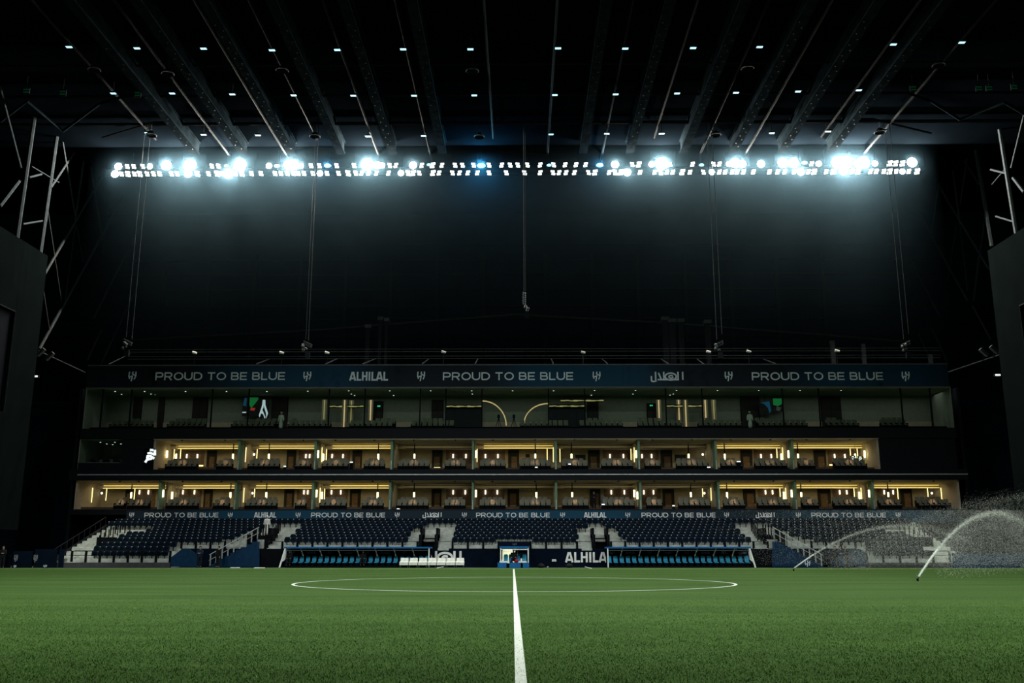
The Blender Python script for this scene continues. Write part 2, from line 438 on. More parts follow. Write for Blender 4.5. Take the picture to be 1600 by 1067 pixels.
# hall walls, roof
mb = MB(); mb.box(-75, 75, YW, YW + .4, 0, ZR + 1); struct('wall_back', mb, M['wall'])
mb = MB()
for px in (235 / 3.365 + 400, 541, 611, 683, 756, 852, 925, 996, 1070, 1141, 1213, 1285, 398, 327, 256):
    x = xof(px, 430, YW - .3); mb.box(x - .22, x + .22, YW - .45, YW, 17, 37)
struct('trim_wall_posts', mb, M['darkmetal'])
mb = MB()
for py in (382, 406, 428, 452, 478, 498, 525):
    z = zof(py, YW - .2); mb.box(-58, 58, YW - .28, YW, z - .1, z + .1)
struct('trim_wall_girts', mb, M['darkmetal'])
mb = MB(); mb.box(-75, -74.6, -8, YW, 0, ZR + 1); struct('wall_left', mb, M['wall'])
mb = MB(); mb.box(74.6, 75, -8, YW, 0, ZR + 1); struct('wall_right', mb, M['wall'])
mb = MB(); mb.box(-75, 75, -8, YW, ZR, ZR + .5); struct('ceiling', mb, M['roof'])
mb = MB(); mb.box(-75, 75, -8.4, -8, 0, ZR + 1); struct('wall_near', mb, M['wall'])
# cross purlins
for i, (py, r) in enumerate(((100, .10), (148, .12), (192, .17))):
    c = atZ(801, py, ZR - .35); mb = MB()
    mb.tube((-62, c.y, c.z), (62, c.y, c.z), r, 6)
    tag(mb.obj('roof_purlin', M['roofsteel']), 'thin steel tube running across under the roof, %s one up from the floodlights' % ORD[2 - i], 'purlin', 'roof purlins')
# big beams running away from the viewer
ZB = ZR - 1.4
bx = [xof(px, 235, 86.5 * 1.0) for px in (300, 376, 453, 530, 612, 690, 912, 985, 1070, 1147, 1223, 1300)]
bx = [atZ(px, 235, ZB).x for px in (300, 376, 453, 530, 612, 690, 912, 985, 1070, 1147, 1223, 1300)]
for i, x in enumerate(bx):
    mb = MB(); mb.box(x - .42, x + .42, 40, 90.4, ZB, ZB + .12); mb.box(x - .3, x + .3, 40, 90.4, ZB + .12, ZB + 1.2); mb.box(x - .42, x + .42, 40, 90.4, ZB + 1.2, ZB + 1.32)
    b = mb.obj('roof_beam', M['beam'])
    hb = MB()
    for k in range(28):
        y = 66 + k * .85
        hb.tube((x + (.2 if k % 2 else -.18), y, ZB - .01), (x + (.2 if k % 2 else -.18), y, ZB + .03), .07, 6)
    hb.obj('bolt_pattern', M['black'], b)
    side = 'left of the hanging centre cable' if x < 0 else 'right of the hanging centre cable'
    k = (6 - i) if i < 6 else (i - 5)
    tag(b, 'dark steel roof beam, %s one %s' % (ORD[k - 1], side), 'beam', 'roof beams')
# conduits between the beams
for i, px in enumerate((232, 330, 425, 490, 578, 664, 770, 858, 948, 1025, 1110, 1185, 1290, 1380)):
    c = atZ(px, 205, ZR - .8); mb = MB(); mb.tube((c.x, 45, c.z), (c.x, 88 + (i % 3) * 4, c.z), .11, 6)
    for k in range(9):
        y = 52 + k * 4.3; mb.tube((c.x, y, c.z), (c.x, y, ZR - .01), .03, 4)
    tag(mb.obj('conduit', M['roofsteel']), 'slim grey conduit pipe under the roof, %s from the left wall' % ORD[i], 'pipe', 'roof conduits')
# swept tube edges of the roof at both sides
for s, P, nm in ((-1, [(0, 190), (42, 158), (98, 205), (155, 162), (195, 150), (228, 146)], 'left'), (1, [(1600, 178), (1570, 160), (1500, 187), (1455, 158), (1420, 146)], 'right')):
    mb = MB(); mb.path([atZ(p[0], p[1], ZR - 1.2) for p in P], .13)
    tag(mb.obj('roof_edge_tube', M['beam']), 'bent dark tube along the %s edge of the roof' % nm, 'tube')
for s, P, nm in ((-1, [(160, 215), (230, 194), (243, 191), (270, 191)], 'left'), (1, [(1338, 186), (1365, 186), (1400, 195), (1455, 208)], 'right')):
    mb = MB(); mb.path([atZ(p[0], p[1], ZR - .8) for p in P], .1)
    tag(mb.obj('roof_edge_rail', M['roofsteel']), 'thin bent rail under the roof by the %s end of the floodlights' % nm, 'rail')

# ------------------------------------------------------------------ roof lamps
def roof_lamp():
    r = thing('roof_lamp', '', 'lamp')
    MB().box(-.28, .28, -.17, .17, -.02, .10).obj('housing', M['darkmetal'], r)
    MB().box(-.24, .24, -.13, .13, -.045, -.02).obj('lens', M['lensroof'], r)
    MB().tube((0, 0, .1), (0, 0, 1.2), .025, 5).obj('drop_rod', M['steel'], r)
    return r
proto = roof_lamp(); first = True
rows = ([108, 214, 318, 425, 527, 630, 735, 872, 977, 1083, 1187, 1396, 1503], [73, 75, 75.5, 78, 77.5, 76.5, 76.5, 75, 75.5, 74.5, 73, 69, 66]), \
       ([177, 269, 363, 459, 552, 647, 741, 867, 962, 1058, 1150, 1247, 1342], [145.5, 145.5, 147, 148.5, 149, 149, 148.5, 148, 147, 145.5, 144.5, 142.5, 140.5]), \
       ([230, 318, 403, 489, 575, 662, 746, 861, 948, 1034, 1120, 1206, 1294, 1380], [207, 210, 211, 212, 212.5, 212, 211.5, 209.5, 208.5, 208.5, 208, 207.5, 205, 204.5])
rn = ('highest row in the picture', 'middle row', 'row just above the floodlights')
for k, (xs, ys) in enumerate(rows):
    for i, (px, py) in enumerate(zip(xs, ys)):
        p = atZ(px, py, ZR - 1.1)
        lb = 'small bluish LED roof lamp, %s from the left in the %s' % (ORD[i], rn[k])
        if first: proto.location = p; proto['label'] = lb; proto['group'] = 'roof lamps'; first = False
        else: dup(proto, p, lb, 'roof lamps')
# round speakers under the roof
def round_speaker():
    r = thing('ceiling_speaker', '', 'speaker')
    MB().ring((0, 0, 0), .5, .06).obj('rim', M['roofsteel'], r)
    MB().tube((0, 0, .0), (0, 0, .35), .5, 14, .25).obj('cone', M['beam'], r)
    MB().tube((0, 0, .35), (0, 0, 1.5), .02, 4).obj('hanger', M['steel'], r)
    return r
proto = round_speaker()
for i, (px, py) in enumerate(((147, 109), (262, 115), (441, 110), (738, 111), (1168, 107), (1467, 102), (236, 211), (492, 213), (749, 213.5), (1118, 211), (1375, 206.5))):
    p = atZ(px, py, ZR - 1.55); w = 'upper roof row' if i < 6 else 'row over the floodlights'
    lb = 'round dark ceiling speaker, %s from the left in the %s' % (ORD[i if i < 6 else i - 6], w)
    if i == 0: proto.location = p; proto['label'] = lb; proto['group'] = 'ceiling speakers'
    else: dup(proto, p, lb, 'ceiling speakers')
# emergency signs at the roof corners
sg = None
for i, (px, py) in enumerate(((41, 142), (98, 145), (215, 147), (1427, 138), (1530, 138), (1546, 138), (1585, 136))):
    p = atZ(px, py, ZR - 1.5)
    if sg is None:
        sg = thing('exit_sign', '', 'sign'); MB().tube((0, .03, .3), (0, .03, 1.49), .03, 4).obj('drop_rod', M['black'], sg); MB().box(-.3, .3, 0, .06, -.3, .3).obj('plate', M['black'], sg)
        MB().box(-.25, .25, -.02, 0, .05, .2).box(-.25, .25, -.02, 0, -.2, -.05).obj('lit_bars', M['greendim'], sg)
        c = sg
    else: c = dup(sg, p)
    c.location = p; c['group'] = 'roof exit signs'
    c['label'] = 'faint green lit sign high at the roof edge, %s of the seven from the left' % ORD[i]

# ------------------------------------------------------------------ floodlights
YL = 92.0
UP = [(185, 2), (199, 0), (209, 0), (223, 0), (234, 1), (260, 3), (297, 4), (331, 0), (341.5, 0), (375.5, 4), (420.5, 1), (451, 3), (459, 3), (470, 1), (486, 0), (499, 0), (526, 0), (553.5, 0), (574, 4), (590, 2), (597, 1),
      (609, 0), (618.5, 0), (645.5, 2), (659, 0), (676, 0.5), (690.5, 0), (711, 0), (722.5, 0), (740, 0), (764, 0), (784, 0), (797, 0), (809, 0), (824, 0), (844, 0), (865, 0), (883, 0), (900, 0), (915, 0), (961, 2), (988, 0), (998, 0.5),
      (1018, 1), (1034, 4), (1047, 0), (1082, 0), (1115, 0), (1124, 0), (1139, 1), (1149, 3), (1160, 2), (1189, 2), (1223, 3), (1240, 3), (1268, 0), (1279, 1), (1309, 4), (1322, 4), (1339, 1), (1349, 4), (1367, 1), (1390, 0.5), (1399, 0.5), (1410, 0.5), (1425, 3)]
LO = [(180, 2), (190, 0), (200, .5), (210, 0), (218.5, .5), (230, 0), (240, 0), (249.5, 0), (268, 0), (277, 0), (294, 2), (308.5, .5), (326, 0), (339.5, .5), (347, 0), (357, 3), (368, 0), (378, .5), (393, 0), (408, 0), (430, 0), (439, 0), (449, 0), (458.5, 0),
      (466, 0), (475, 0), (489, 0), (500, 1), (511, 0), (529, 0), (544, .5), (556, 0), (565, 0), (576, 0), (588, 0), (607, 0), (626.5, 1), (638, .5), (645.5, .5), (655, 0), (676.5, .5), (686, 0), (707, 0), (718, 0), (731, 0), (746, 0), (764, 0), (791, 0), (819.5, 0),
      (844, 0), (864, 0), (873.5, 0), (884.5, 0), (897.5, 0), (919.5, 0), (929.5, .5), (952, 0), (961, .5), (970, .5), (980, 2), (1000, 0), (1023, 0), (1032, .5), (1042, 0), (1051, 0), (1066, .5), (1078, 0), (1099, 0), (1112, 1), (1124, 0), (1133, 0), (1144, 0),
      (1151.5, 0), (1161.5, 0), (1177, 0), (1202, 0), (1215, 0), (1226, 0), (1241, 0), (1251, 2), (1263, 0), (1272, .5), (1291, 0), (1302, .5), (1318, 2), (1331, 0), (1340.5, .5), (1360, 0), (1369, 0), (1381, 0), (1390, .5), (1400, 0), (1410, 1), (1420, 0), (1433, .5)]
BLUES = [(354, 259, .28, 0), (433, 259.5, .36, 0), (512, 259, .42, 1), (670, 257.5, .25, 0), (752, 259, .5, 2), (858, 258.3, .28, 0), (937, 258.3, .42, 1), (1096, 258, .3, 0), (1257, 254.5, .35, 0)]
HALO = {1: 30, 2: 120, 3: 330, 4: 600}
HALO_K = 1.2
def twin_flood(scale, lens, turn):
    r = thing('twin_floodlight', '', 'floodlight')
    s = scale; c, q = math.cos(turn), math.sin(turn)
    def P(x, y, z): return Vector(((x * c - y * q) * s, (x * q + y * c) * s, z * s))
    def head(cz, tilt, sh):
        n = Vector((0, -math.cos(tilt), -math.sin(tilt))); u = Vector((1, 0, 0)); w = n.cross(u)
        o = Vector((sh, 0, cz))
        L = [o + u * a + w * b for a, b in ((-.25, -.13), (.25, -.13), (.25, .13), (-.25, .13))]
        L = [P(*p) for p in L]; nn = P(*n) * 1.0
        mb = MB(); mb.prism([p + nn * .02 for p in L], nn * .03); mb.obj('lens', lens, r)
        mb = MB(); mb.prism([p * 1.0 for p in L], -nn * .25); mb.obj('housing', M['darkmetal'], r)
    head(.17, .15, -.06 if turn > 0 else .06); head(-.17, .55, .05 if turn > 0 else -.05)
    mb = MB(); mb.tube(P(-.3, .1, .3), P(.3, .1, .3), .02 * s, 5); mb.tube(P(-.3, .1, -.2), P(-.3, .1, .35), .02 * s, 5); mb.tube(P(.3, .1, -.2), P(.3, .1, .35), .02 * s, 5)
    mb.tube((0, .06, 0), (0, .66, 0), .025, 5); mb.tube((-.3 * s, .1 * s, 0), (.3 * s, .1 * s, 0), .02, 5)
    mb.obj('bracket', M['steel'], r)
    return r
def big_flood(scale, lens):  # disc enlarged to imitate the blown-out glare of a bright lamp
    r = thing('glare_floodlight', '', 'floodlight'); s = scale
    MB().tube((0, .3 * s, 0), (0, 0, 0), .46 * s, 16, .52 * s).obj('housing', M['darkmetal'], r)
    MB().tube((0, 0, 0), (0, -.04, 0), .47 * s, 20).obj('lens', lens, r)
    mb = MB(); mb.tube((0, .2, 0), (0, .66, 0), .05, 5); mb.obj('bracket', M['steel'], r)
    return r
protos = {}
def where(px):
    for lim, t in ((240, 'at the end by the left wall'), (450, 'above the first fascia slogan'), (620, 'above the fascia ALHILAL wordmark'), (800, 'just left of the centre hanging cable'),
                   (960, 'just right of the centre hanging cable'), (1160, 'above the fascia Arabic wordmark'), (1385, 'above the last fascia slogan'), (1600, 'at the end by the right wall')):
        if px < lim: return t
def flood_row(row, y0, y1, name):
    nbig = 0
    for px, cl in row:
        py = y0 + (px - 160) / 1280 * (y1 - y0)
        if cl >= 3: py -= 1.5 if name == 'upper' else 0
        p = at(px, py, YL)
        if cl < 1:
            turn = 0.35 if px < 480 else (-0.35 if px > 1120 else (0.25 if (int(px) // 7) % 2 else -0.25))
            k = ('t', cl, round(turn, 2)); lab = 'small twin-headed floodlight in the %s lamp row %s' % (name, where(px)); g = 'twin floodlights, %s row, %s' % (name, where(px))
        else:
            k = ('b', cl); nbig += 1
            lab = '%s round floodlight, %s from the left among round ones in the %s lamp row' % ({1: 'bright', 2: 'large bright', 3: 'large glaring', 4: 'huge glaring'}[cl], ORD[nbig - 1] if nbig <= 25 else 'last', name); g = 'round floodlights of the %s row' % name
        new = k not in protos
        if new:
            protos[k] = twin_flood(.78 + .16 * (cl > 0), M['lens'], k[2]) if k[0] == 't' else big_flood({1: .62, 2: .8, 3: 1.08, 4: 1.35}[cl], M['lensbig'])
            c = protos[k]; c.location = p
        else: c = dup(protos[k], p)
        c['label'] = lab; c['group'] = g
        if cl >= 1 and new:
            l = bpy.data.lights.new('flood_beam', 'SPOT'); l.energy = HALO[cl] * HALO_K * 4 * math.pi; l.spot_size = math.pi; l.spot_blend = 0.02; l.shadow_soft_size = .1; l.color = (1.0, .97, .84)
            lo = bpy.data.objects.new('flood_beam', l); COL.objects.link(lo); lo.parent = c
            lo.location = (0, -.12, 0); lo.rotation_euler = (math.radians(90), 0, 0)
            lo.rotation_euler = Vector((0, -1, -.12)).to_track_quat('-Z', 'Y').to_euler()
flood_row(UP, 260.3, 255.2, 'upper')
flood_row(LO, 272.0, 267.8, 'lower')
for i, (px, py, r, gl) in enumerate(BLUES):
    p = at(px, py, YL + .2); c = thing('blue_floodlight', '%s blue-white lamp among the upper floodlights, %s blue one from the left' % (('small flat', 'glowing', 'large glowing')[gl], ORD[i]), 'lamp', p, 'blue lamps in the floodlight row')
    MB().box(p.x - r, p.x + r, p.y, p.y + .3, p.z - r * .55, p.z + r * .55).obj('housing', M['darkmetal'], c)
    MB().ball((p.x, p.y, p.z), r * .9, 12, 8, .55).obj('lens', M['lensblue'], c); MB().tube((p.x, p.y + .25, p.z), (p.x, p.y + .25, ZR - .01), .03, 5).obj('drop_rod', M['black'], c)
    if gl:
        l = bpy.data.lights.new('blue_beam', 'SPOT'); l.energy = (0, 60, 260)[gl] * HALO_K * 4 * math.pi; l.spot_size = math.pi; l.spot_blend = .02; l.color = (.12, .62, 1.0); l.shadow_soft_size = .1
        lo = bpy.data.objects.new('blue_beam', l); COL.objects.link(lo); lo.parent = c; lo.location = (0, -.5, 0); lo.rotation_euler = Vector((0, -1, -.12)).to_track_quat('-Z', 'Y').to_euler()
# catwalk carrying the lamps
a, b = at(168, 265, YL + 1.2), at(1445, 262, YL + 1.2)
YCW = YL + 1.2
cw = thing('lighting_catwalk', 'dark steel catwalk carrying the two rows of floodlights under the roof', 'catwalk', (a.x, a.y, a.z))
mb = MB(); mb.bar((a.x, a.y, a.z - .1), (b.x, b.y, b.z - .1), 1.0, .08); mb.obj('walkway', M['black'], cw)
mb = MB()
dy = Vector((0, .66, 0)); up0 = lambda f: at(160 + 1280 * f, 260.3 - 5.1 * f, YL) + dy; lo0 = lambda f: at(160 + 1280 * f, 272 - 4.2 * f, YL) + dy
mb.tube(up0(0), up0(1), .07, 6); mb.tube(lo0(0), lo0(1), .07, 6)
for i in range(34):
    f = i / 33; mb.tube(up0(f) + Vector((0, 0, .2)), lo0(f), .03, 4); q = lo0(f) + Vector((0, 0, .15)); mb.tube(q, q + Vector((0, .6, .05)), .03, 4)
mb.obj('handrail', M['black'], cw)
mb = MB()
for i in range(34):
    t = i / 33; x = a.x + (b.x - a.x) * t; mb.tube((x, a.y, a.z - .1 + (b.z - a.z) * t), (x, a.y, ZR), .03, 4)
mb.obj('hanger_rods', M['black'], cw)

# ------------------------------------------------------------------ hanging cables with their gear
def hanging(pa, pb, pc, pd, Y, label, sp):
    """two cables from pa/pc (top) to pb/pd (bottom)"""
    t = at(pb[0], pb[1], Y); r = thing('hanging_rig', label, 'rig', t)
    for (q0, q1) in ((pa, pb), (pc, pd)):
        z0 = at(q1[0], q1[1], Y); MB().tube((z0.x, Y, z0.z), (z0.x + (.0), Y, ZR), .035, 5).obj('cable', M['truss'], r)
    return r, t
rigs = [((222, 285), (197, 527), (231, 285), (206, 530), 'left outer rig, small lattice truss with lamp, hanging beside the left wall'),
        ((491, 280), (478, 530), (495, 280), (482, 532), 'small rig cluster hanging on paired cables above the first fascia slogan'),
        ((818, 190), (819, 455), (820, 190), (821, 455), 'centre rig cluster hanging highest on a thick cable below the roof middle'),
        ((1115, 280), (1120, 530), (1106, 280), (1128, 522), 'small rig cluster hanging on paired cables above the last fascia slogan'),
        ((1392, 300), (1412, 530), (1384, 300), (1420, 522), 'right outer rig, small lattice truss with lamp, hanging beside the right wall')]
for i, (a, b, c, d, lb) in enumerate(rigs):
    r, t = hanging(a, b, c, d, 86.0, lb, 0); s = -1 if i < 2 else 1
    k = 0.055
    mb = MB()
    if i in (0, 1, 3, 4):
        e = Vector((.75, 0, -.35 * (1 if s < 0 else -1))); o = t + Vector((-.2, 0, -.15 if s < 0 else -.5))
        for q in (Vector((0, 0, 0)), Vector((0, .3, 0)), Vector((0, 0, -.3))): mb.tube(o + q, o + q + e, .05, 5)
        for j in range(5):
            f = j / 4; mb.tube(o + e * f, o + e * min(1, f + .2) + Vector((0, 0, -.3)), .04, 4)
    else:
        for j in range(6):
            mb.tube(t + Vector((-.15, 0, -.1 - j * .2)), t + Vector((.15, .1, -.25 - j * .2)), .07, 5); mb.tube(t + Vector((.15, 0, -.1 - j * .2)), t + Vector((-.12, -.1, -.3 - j * .2)), .05, 5)
    mb.obj('lattice_truss', M['steel'], r)
    mb = MB()
    z = -.55 if i != 2 else -1.4
    for j in range(4):
        p = t + Vector((random.uniform(-.25, .35), random.uniform(-.2, .2), z - j * .16)); mb.ball(p, .15, 7, 5)
    mb.obj('motor_hoist', M['steel'], r)
    p = t + Vector((.25, -.1, z - .9)); MB().box(p.x - .2, p.x + .2, p.y - .15, p.y + .15, p.z - .35, p.z + .2).obj('lamp_box', M['darkmetal'], r)

# ------------------------------------------------------------------ steel lattice at both sides
def side_lattice(lines, X, name, label):
    r = thing(name, label, 'lattice', atX(*lines[0][0], X))
    for a, b, rad in lines:
        MB().tube(atX(a[0], a[1], X), atX(b[0], b[1], X), rad, 6).obj('tube', M['truss'], r)
    return r
Ls = [((56, 168), (24, 390), .2), ((90, 205), (58, 430), .2), ((97, 215), (118, 340), .09), ((134, 230), (117, 345), .1), ((138, 235), (160, 375), .09), ((0, 322), (30, 283), .16), ((46, 277), (65, 272), .1), ((0, 135), (33, 262), .1),
      ((128, 220), (80, 292), .12), ((165, 265), (70, 428), .13), ((198, 297), (62, 545), .14), ((232, 327), (146, 497), .13), ((158, 515), (136, 563), .12), ((222, 432), (158, 568), .12),
      ((75, 330), (96, 470), .05), ((118, 352), (100, 480), .05), ((120, 352), (130, 410), .05), ((36, 350), (66, 345), .09), ((50, 260), (92, 285), .05), ((60, 400), (78, 520), .05), ((172, 300), (160, 400), .05)]
side_lattice(Ls, -47.0, 'steel_lattice', 'tall lattice of grey steel tubes along the left wall beside the stand')
Rs = [((1556, 165), (1588, 365), .2), ((1520, 205), (1550, 385), .2), ((1518, 200), (1500, 320), .08), ((1482, 215), (1500, 350), .1), ((1476, 225), (1455, 365), .08), ((1600, 300), (1583, 278), .16), ((1548, 265), (1572, 271), .1), ((1600, 180), (1580, 262), .1),
      ((1486, 218), (1530, 288), .12), ((1450, 262), (1545, 420), .13), ((1430, 322), (1512, 470), .14), ((1420, 400), (1468, 493), .13), ((1456, 512), (1480, 565), .12), ((1390, 430), (1432, 520), .11), ((1435, 520), (1452, 560), .12), ((1520, 478), (1548, 530), .12),
      ((1540, 330), (1522, 470), .05), ((1495, 350), (1480, 440), .05), ((1500, 350), (1512, 455), .05), ((1556, 338), (1582, 346), .09), ((1550, 288), (1572, 262), .05), ((1529, 400), (1520, 470), .05)]
side_lattice(Rs, 47.6, 'steel_lattice', 'tall lattice of grey steel tubes along the right wall beside the stand')

# ------------------------------------------------------------------ giant side screens
def giant_screen(X, far_px, top, bot, ins, s, label):
    Ye = at(far_px, top, 84).y
    far = 84.0; X = at(far_px, top, far).x
    zt = at(far_px, top, far).z; zb = zof(bot, far)
    r = thing('giant_screen', label, 'screen', (X, far, zb))
    mb = MB(); yd = atX(ins[0], ins[1], X); zi1 = yd.z; zi0 = atX(ins[2], ins[3], X).z
    # frame around a recessed display
    x0, x1 = (X - .6, X) if s < 0 else (X, X + .6)
    mb.box(x0, x1, yd.y, far, zb, zt); mb.box(x0, x1, 40, yd.y, zi1, zt); mb.box(x0, x1, 40, yd.y, zb, zi0)
    mb.obj('frame', M['panelgrey'], r)
    xx = X - .35 if s < 0 else X + .35
    MB().box(min(xx, xx + s * .2), max(xx, xx + s * .2), 40, yd.y, zi0, zi1).obj('display', M['black'], r)
    mb = MB(); xi = X + .02 * -s; mb.tube((X, yd.y, zi0), (X, yd.y, zi1), .05, 5); mb.tube((X, 40, zi1), (X, yd.y, zi1), .05, 5)
    mb.obj('inner_trim', M['darkmetal'], r)
giant_screen(0, 75, 400, 828, (24, 487, 11, 645), -1, 'giant dark screen in grey frame hanging along the left side of the pitch')
giant_screen(0, 1543, 392, 828, (1593, 478, 1604, 560), 1, 'giant dark screen in grey frame hanging along the right side of the pitch')

# ------------------------------------------------------------------ roof line above the fascia
YT = 92.4
mb = MB()
for py in (545, 549, 556, 560): 
    z = zof(py, YT); mb.tube((at(200, py, YT).x, YT, z), (at(1470, py, YT).x, YT, z), .03 if py > 546 else .025, 4)
rr = thing('roof_railing', 'thin dark guard rail along the top of the slogan fascia', 'railing', (0, YT, zof(562, YT)))
mb.obj('rail', M['steel'], rr)
mb = MB()
for i in range(40):
    px = 205 + i * 32.4; mb.tube(at(px, 566, YT), at(px, 545, YT), .03, 4)
mb.obj('rail_posts', M['black'], rr)
# diagonal stays behind the fascia top
for i, (a, b) in enumerate((((170, 571), (205, 552)), ((400, 570), (421, 561)), ((508, 570), (528, 560)), ((566, 570), (588, 560)), ((659, 570), (670, 561)), ((742, 569), (747, 560)), ((861, 560), (865, 569)), ((941, 561), (950, 569)), ((1033, 561), (1045, 569)), ((1089, 561), (1100, 569)), ((1193, 561), (1214, 569)))):
    lo_, hi_ = (a, b) if a[1] > b[1] else (b, a); q = at(lo_[0], 569, 92.45); mb = MB(); mb.tube(q, at(hi_[0], hi_[1], 94), .06, 5)
    tag(mb.obj('stay_bar', M['truss']), 'short slanted steel stay behind the fascia top, %s from the left' % ORD[i], 'stay', 'fascia stays')
# small lamps on top
pr = None
for i, (px, py) in enumerate(((304, 551), (440, 551), (511, 551), (693, 550), (911, 550.5), (1107, 549.5), (1170, 549), (1308, 548))):
    p = at(px, py, 92.2)
    if pr is None:
        pr = thing('small_spotlight', '', 'spotlight'); MB().tube((-.2, 0, .05), (.22, 0, -.05), .13, 8, .1).obj('body', M['white'], pr)
        MB().tube((0, .1, -1.25), (0, .1, 0), .03, 5).obj('stem', M['darkmetal'], pr); c = pr
    else: c = dup(pr, p)
    c.location = p; c['group'] = 'fascia spotlights'; c['label'] = 'small pale spotlight standing on the fascia top rail, %s from the left' % ORD[i]
# dark loudspeaker towers and posts
for i, (x0, x1, y0) in enumerate(((570, 578, 512), (590, 597, 500), (600, 606, 502), (1037, 1044, 500), (1047, 1055, 503), (1062, 1068, 503), (1104, 1110, 505))):
    p0, p1 = at(x0, 562, 94), at(x1, y0, 94)
    t = thing('speaker_tower', 'black loudspeaker tower standing on the roof behind the fascia, %s from the left' % ORD[i], 'tower', (p0.x, 94, p0.z), 'roof speaker towers')
    MB().box(p0.x, p1.x, 94, 94.6, 19.3, p1.z).obj('mast', M['darkmetal'], t)
    MB().box(p0.x - .1, p1.x + .1, 93.9, 94.7, p1.z, p1.z + .35).obj('cap', M['steel'], t)
for i, (x, y0, y1) in enumerate(((1302, 532, 565), (1350, 537, 556), (1455, 553, 568))):
    p0, p1 = at(x - 2, y1 + 3, 94), at(x + 2, y0, 94); mb = MB(); mb.box(p0.x, p1.x, 94, 94.3, 19.3, p1.z)
    tag(mb.obj('roof_post', M['steel']), 'short grey post on the roof above the last slogan, %s from the left' % ORD[i], 'post', 'roof posts')
# shallow gable pipe on the back wall
mb = MB(); mb.path([at(p[0], p[1], YW - .6) for p in ((190, 532), (500, 515), (805, 491), (1050, 505), (1300, 524), (1420, 534))], .13)
tag(mb.obj('gable_pipe', M['steel']), 'long thin pipe rising to a shallow peak on the back wall', 'pipe')
# lamps on the side brackets
for i, (px, py, s) in enumerate(((64, 550, 1), (78, 556, 1), (1537, 550, -1), (1553, 546, -1))):
    p = at(px, py, 88); t = thing('bracket_floodlight', 'unlit grey floodlight on a bracket by the %s screen, %s one' % ('left' if s > 0 else 'right', ('upper', 'lower', 'lower', 'upper')[i]), 'floodlight', p, 'side bracket lamps')
    MB().bar(p + Vector((-.35 * s, 0, -.35)), p + Vector((.3 * s, 0, .3)), .35, .3).obj('housing', M['steel'], t)
    f = (px - 60) / 73 if s > 0 else (1590 - px) / 110
    MB().tube(p, at(px, 548 + 34 * f if s > 0 else 545 + 37 * f, 90 + 3 * f), .05, 5).obj('bracket', M['darkmetal'], t)
for i, (a, b) in enumerate((((60, 548), (133, 582)), ((1590, 545), (1480, 582)))):
    mb = MB(); mb.tube(at(a[0], a[1], 90), at(b[0], b[1], 93), .06, 5)
    tag(mb.obj('support_strut', M['truss']), 'slanting steel arm from the %s screen to the fascia end' % ('left', 'right')[i], 'arm')
for i, (px, py) in enumerate(((55, 588), (1559, 586))):
    p = at(px, py, 88); t = thing('wall_lamp', 'tiny lit white lamp in the dark beside the %s screen' % ('left', 'right')[i], 'lamp', p)
    MB().box(p.x - .22, p.x + .22, p.y - .1, p.y, p.z - .08, p.z + .08).obj('lens', M['whitelit'], t); MB().box(p.x - .25, p.x + .25, p.y, p.y + .3, p.z - .1, p.z + .15).obj('housing', M['darkmetal'], t)

# ================================================================== LOWER STAND
Y0, TR, Z0 = 84.6, 0.93, 1.72
RI = (zof(810.5, 84.6 + .93 * 7 + .45) - .80 - Z0) / 7
NR = 8
def rowY(k): return Y0 + TR * k
def rowZ(k): return Z0 + (RI if k > 0 else .38) * k
XL, XR = -39.3, 37.1           # ends of the stand
ML, MR = xof(268, 870, 82), xof(1352, 870, 82)   # between these the front is the tall wall, outside it the rows run lower
# vomitories (mouths): x0,x1 of the opening
def X(px, Y=87.5): return xof(px, 845, Y)
VOM = [(X(404), X(428)), (X(663), X(684)), (X(926), X(945)), (X(1190), X(1212))]
END = [(X(157, 85.5), X(182, 85.5)), (X(1425, 85.5), X(1452, 85.5))]
mb = MB()
tun = (xof(783, 870, 84.3), xof(805, 870, 84.3)); zt = zof(857, 84.3)
for k in range(NR):
    y0, y1 = rowY(k), (rowY(k + 1) if k < NR - 1 else 93.4)
    segs = [XL]
    for a, b in VOM:
        if k in (0, 1, 2): segs += [a, b]
    segs.append(XR)
    for a, b in zip(segs[0::2], segs[1::2]):
        if a < tun[0] and b > tun[1]: mb.box(a, tun[0], y0, y1, 0, rowZ(k)); mb.box(tun[1], b, y0, y1, 0, rowZ(k)); mb.box(tun[0], tun[1], y0, y1, zt, rowZ(k))
        else: mb.box(a, b, y0, y1, 0, rowZ(k))
for k in (-3, -2, -1):
    for a, b in ((XL, ML), (MR, XR)): mb.box(a, b, rowY(k), rowY(k + 1), 0, rowZ(k))
mb.box(XL, XR, rowY(7) + .5, rowY(7) + .6, rowZ(7), rowZ(7) + .43)
struct('floor_terrace', mb, M['concrete'])
# kerb under the end blocks
mb = MB()
mb.box(XL - .9, ML + .1, 81.2, 81.75, 0, .42); mb.box(MR - .1, XR + 1.0, 81.2, 81.75, 0, .42)
struct('trim_kerb', mb, M['kerb'])
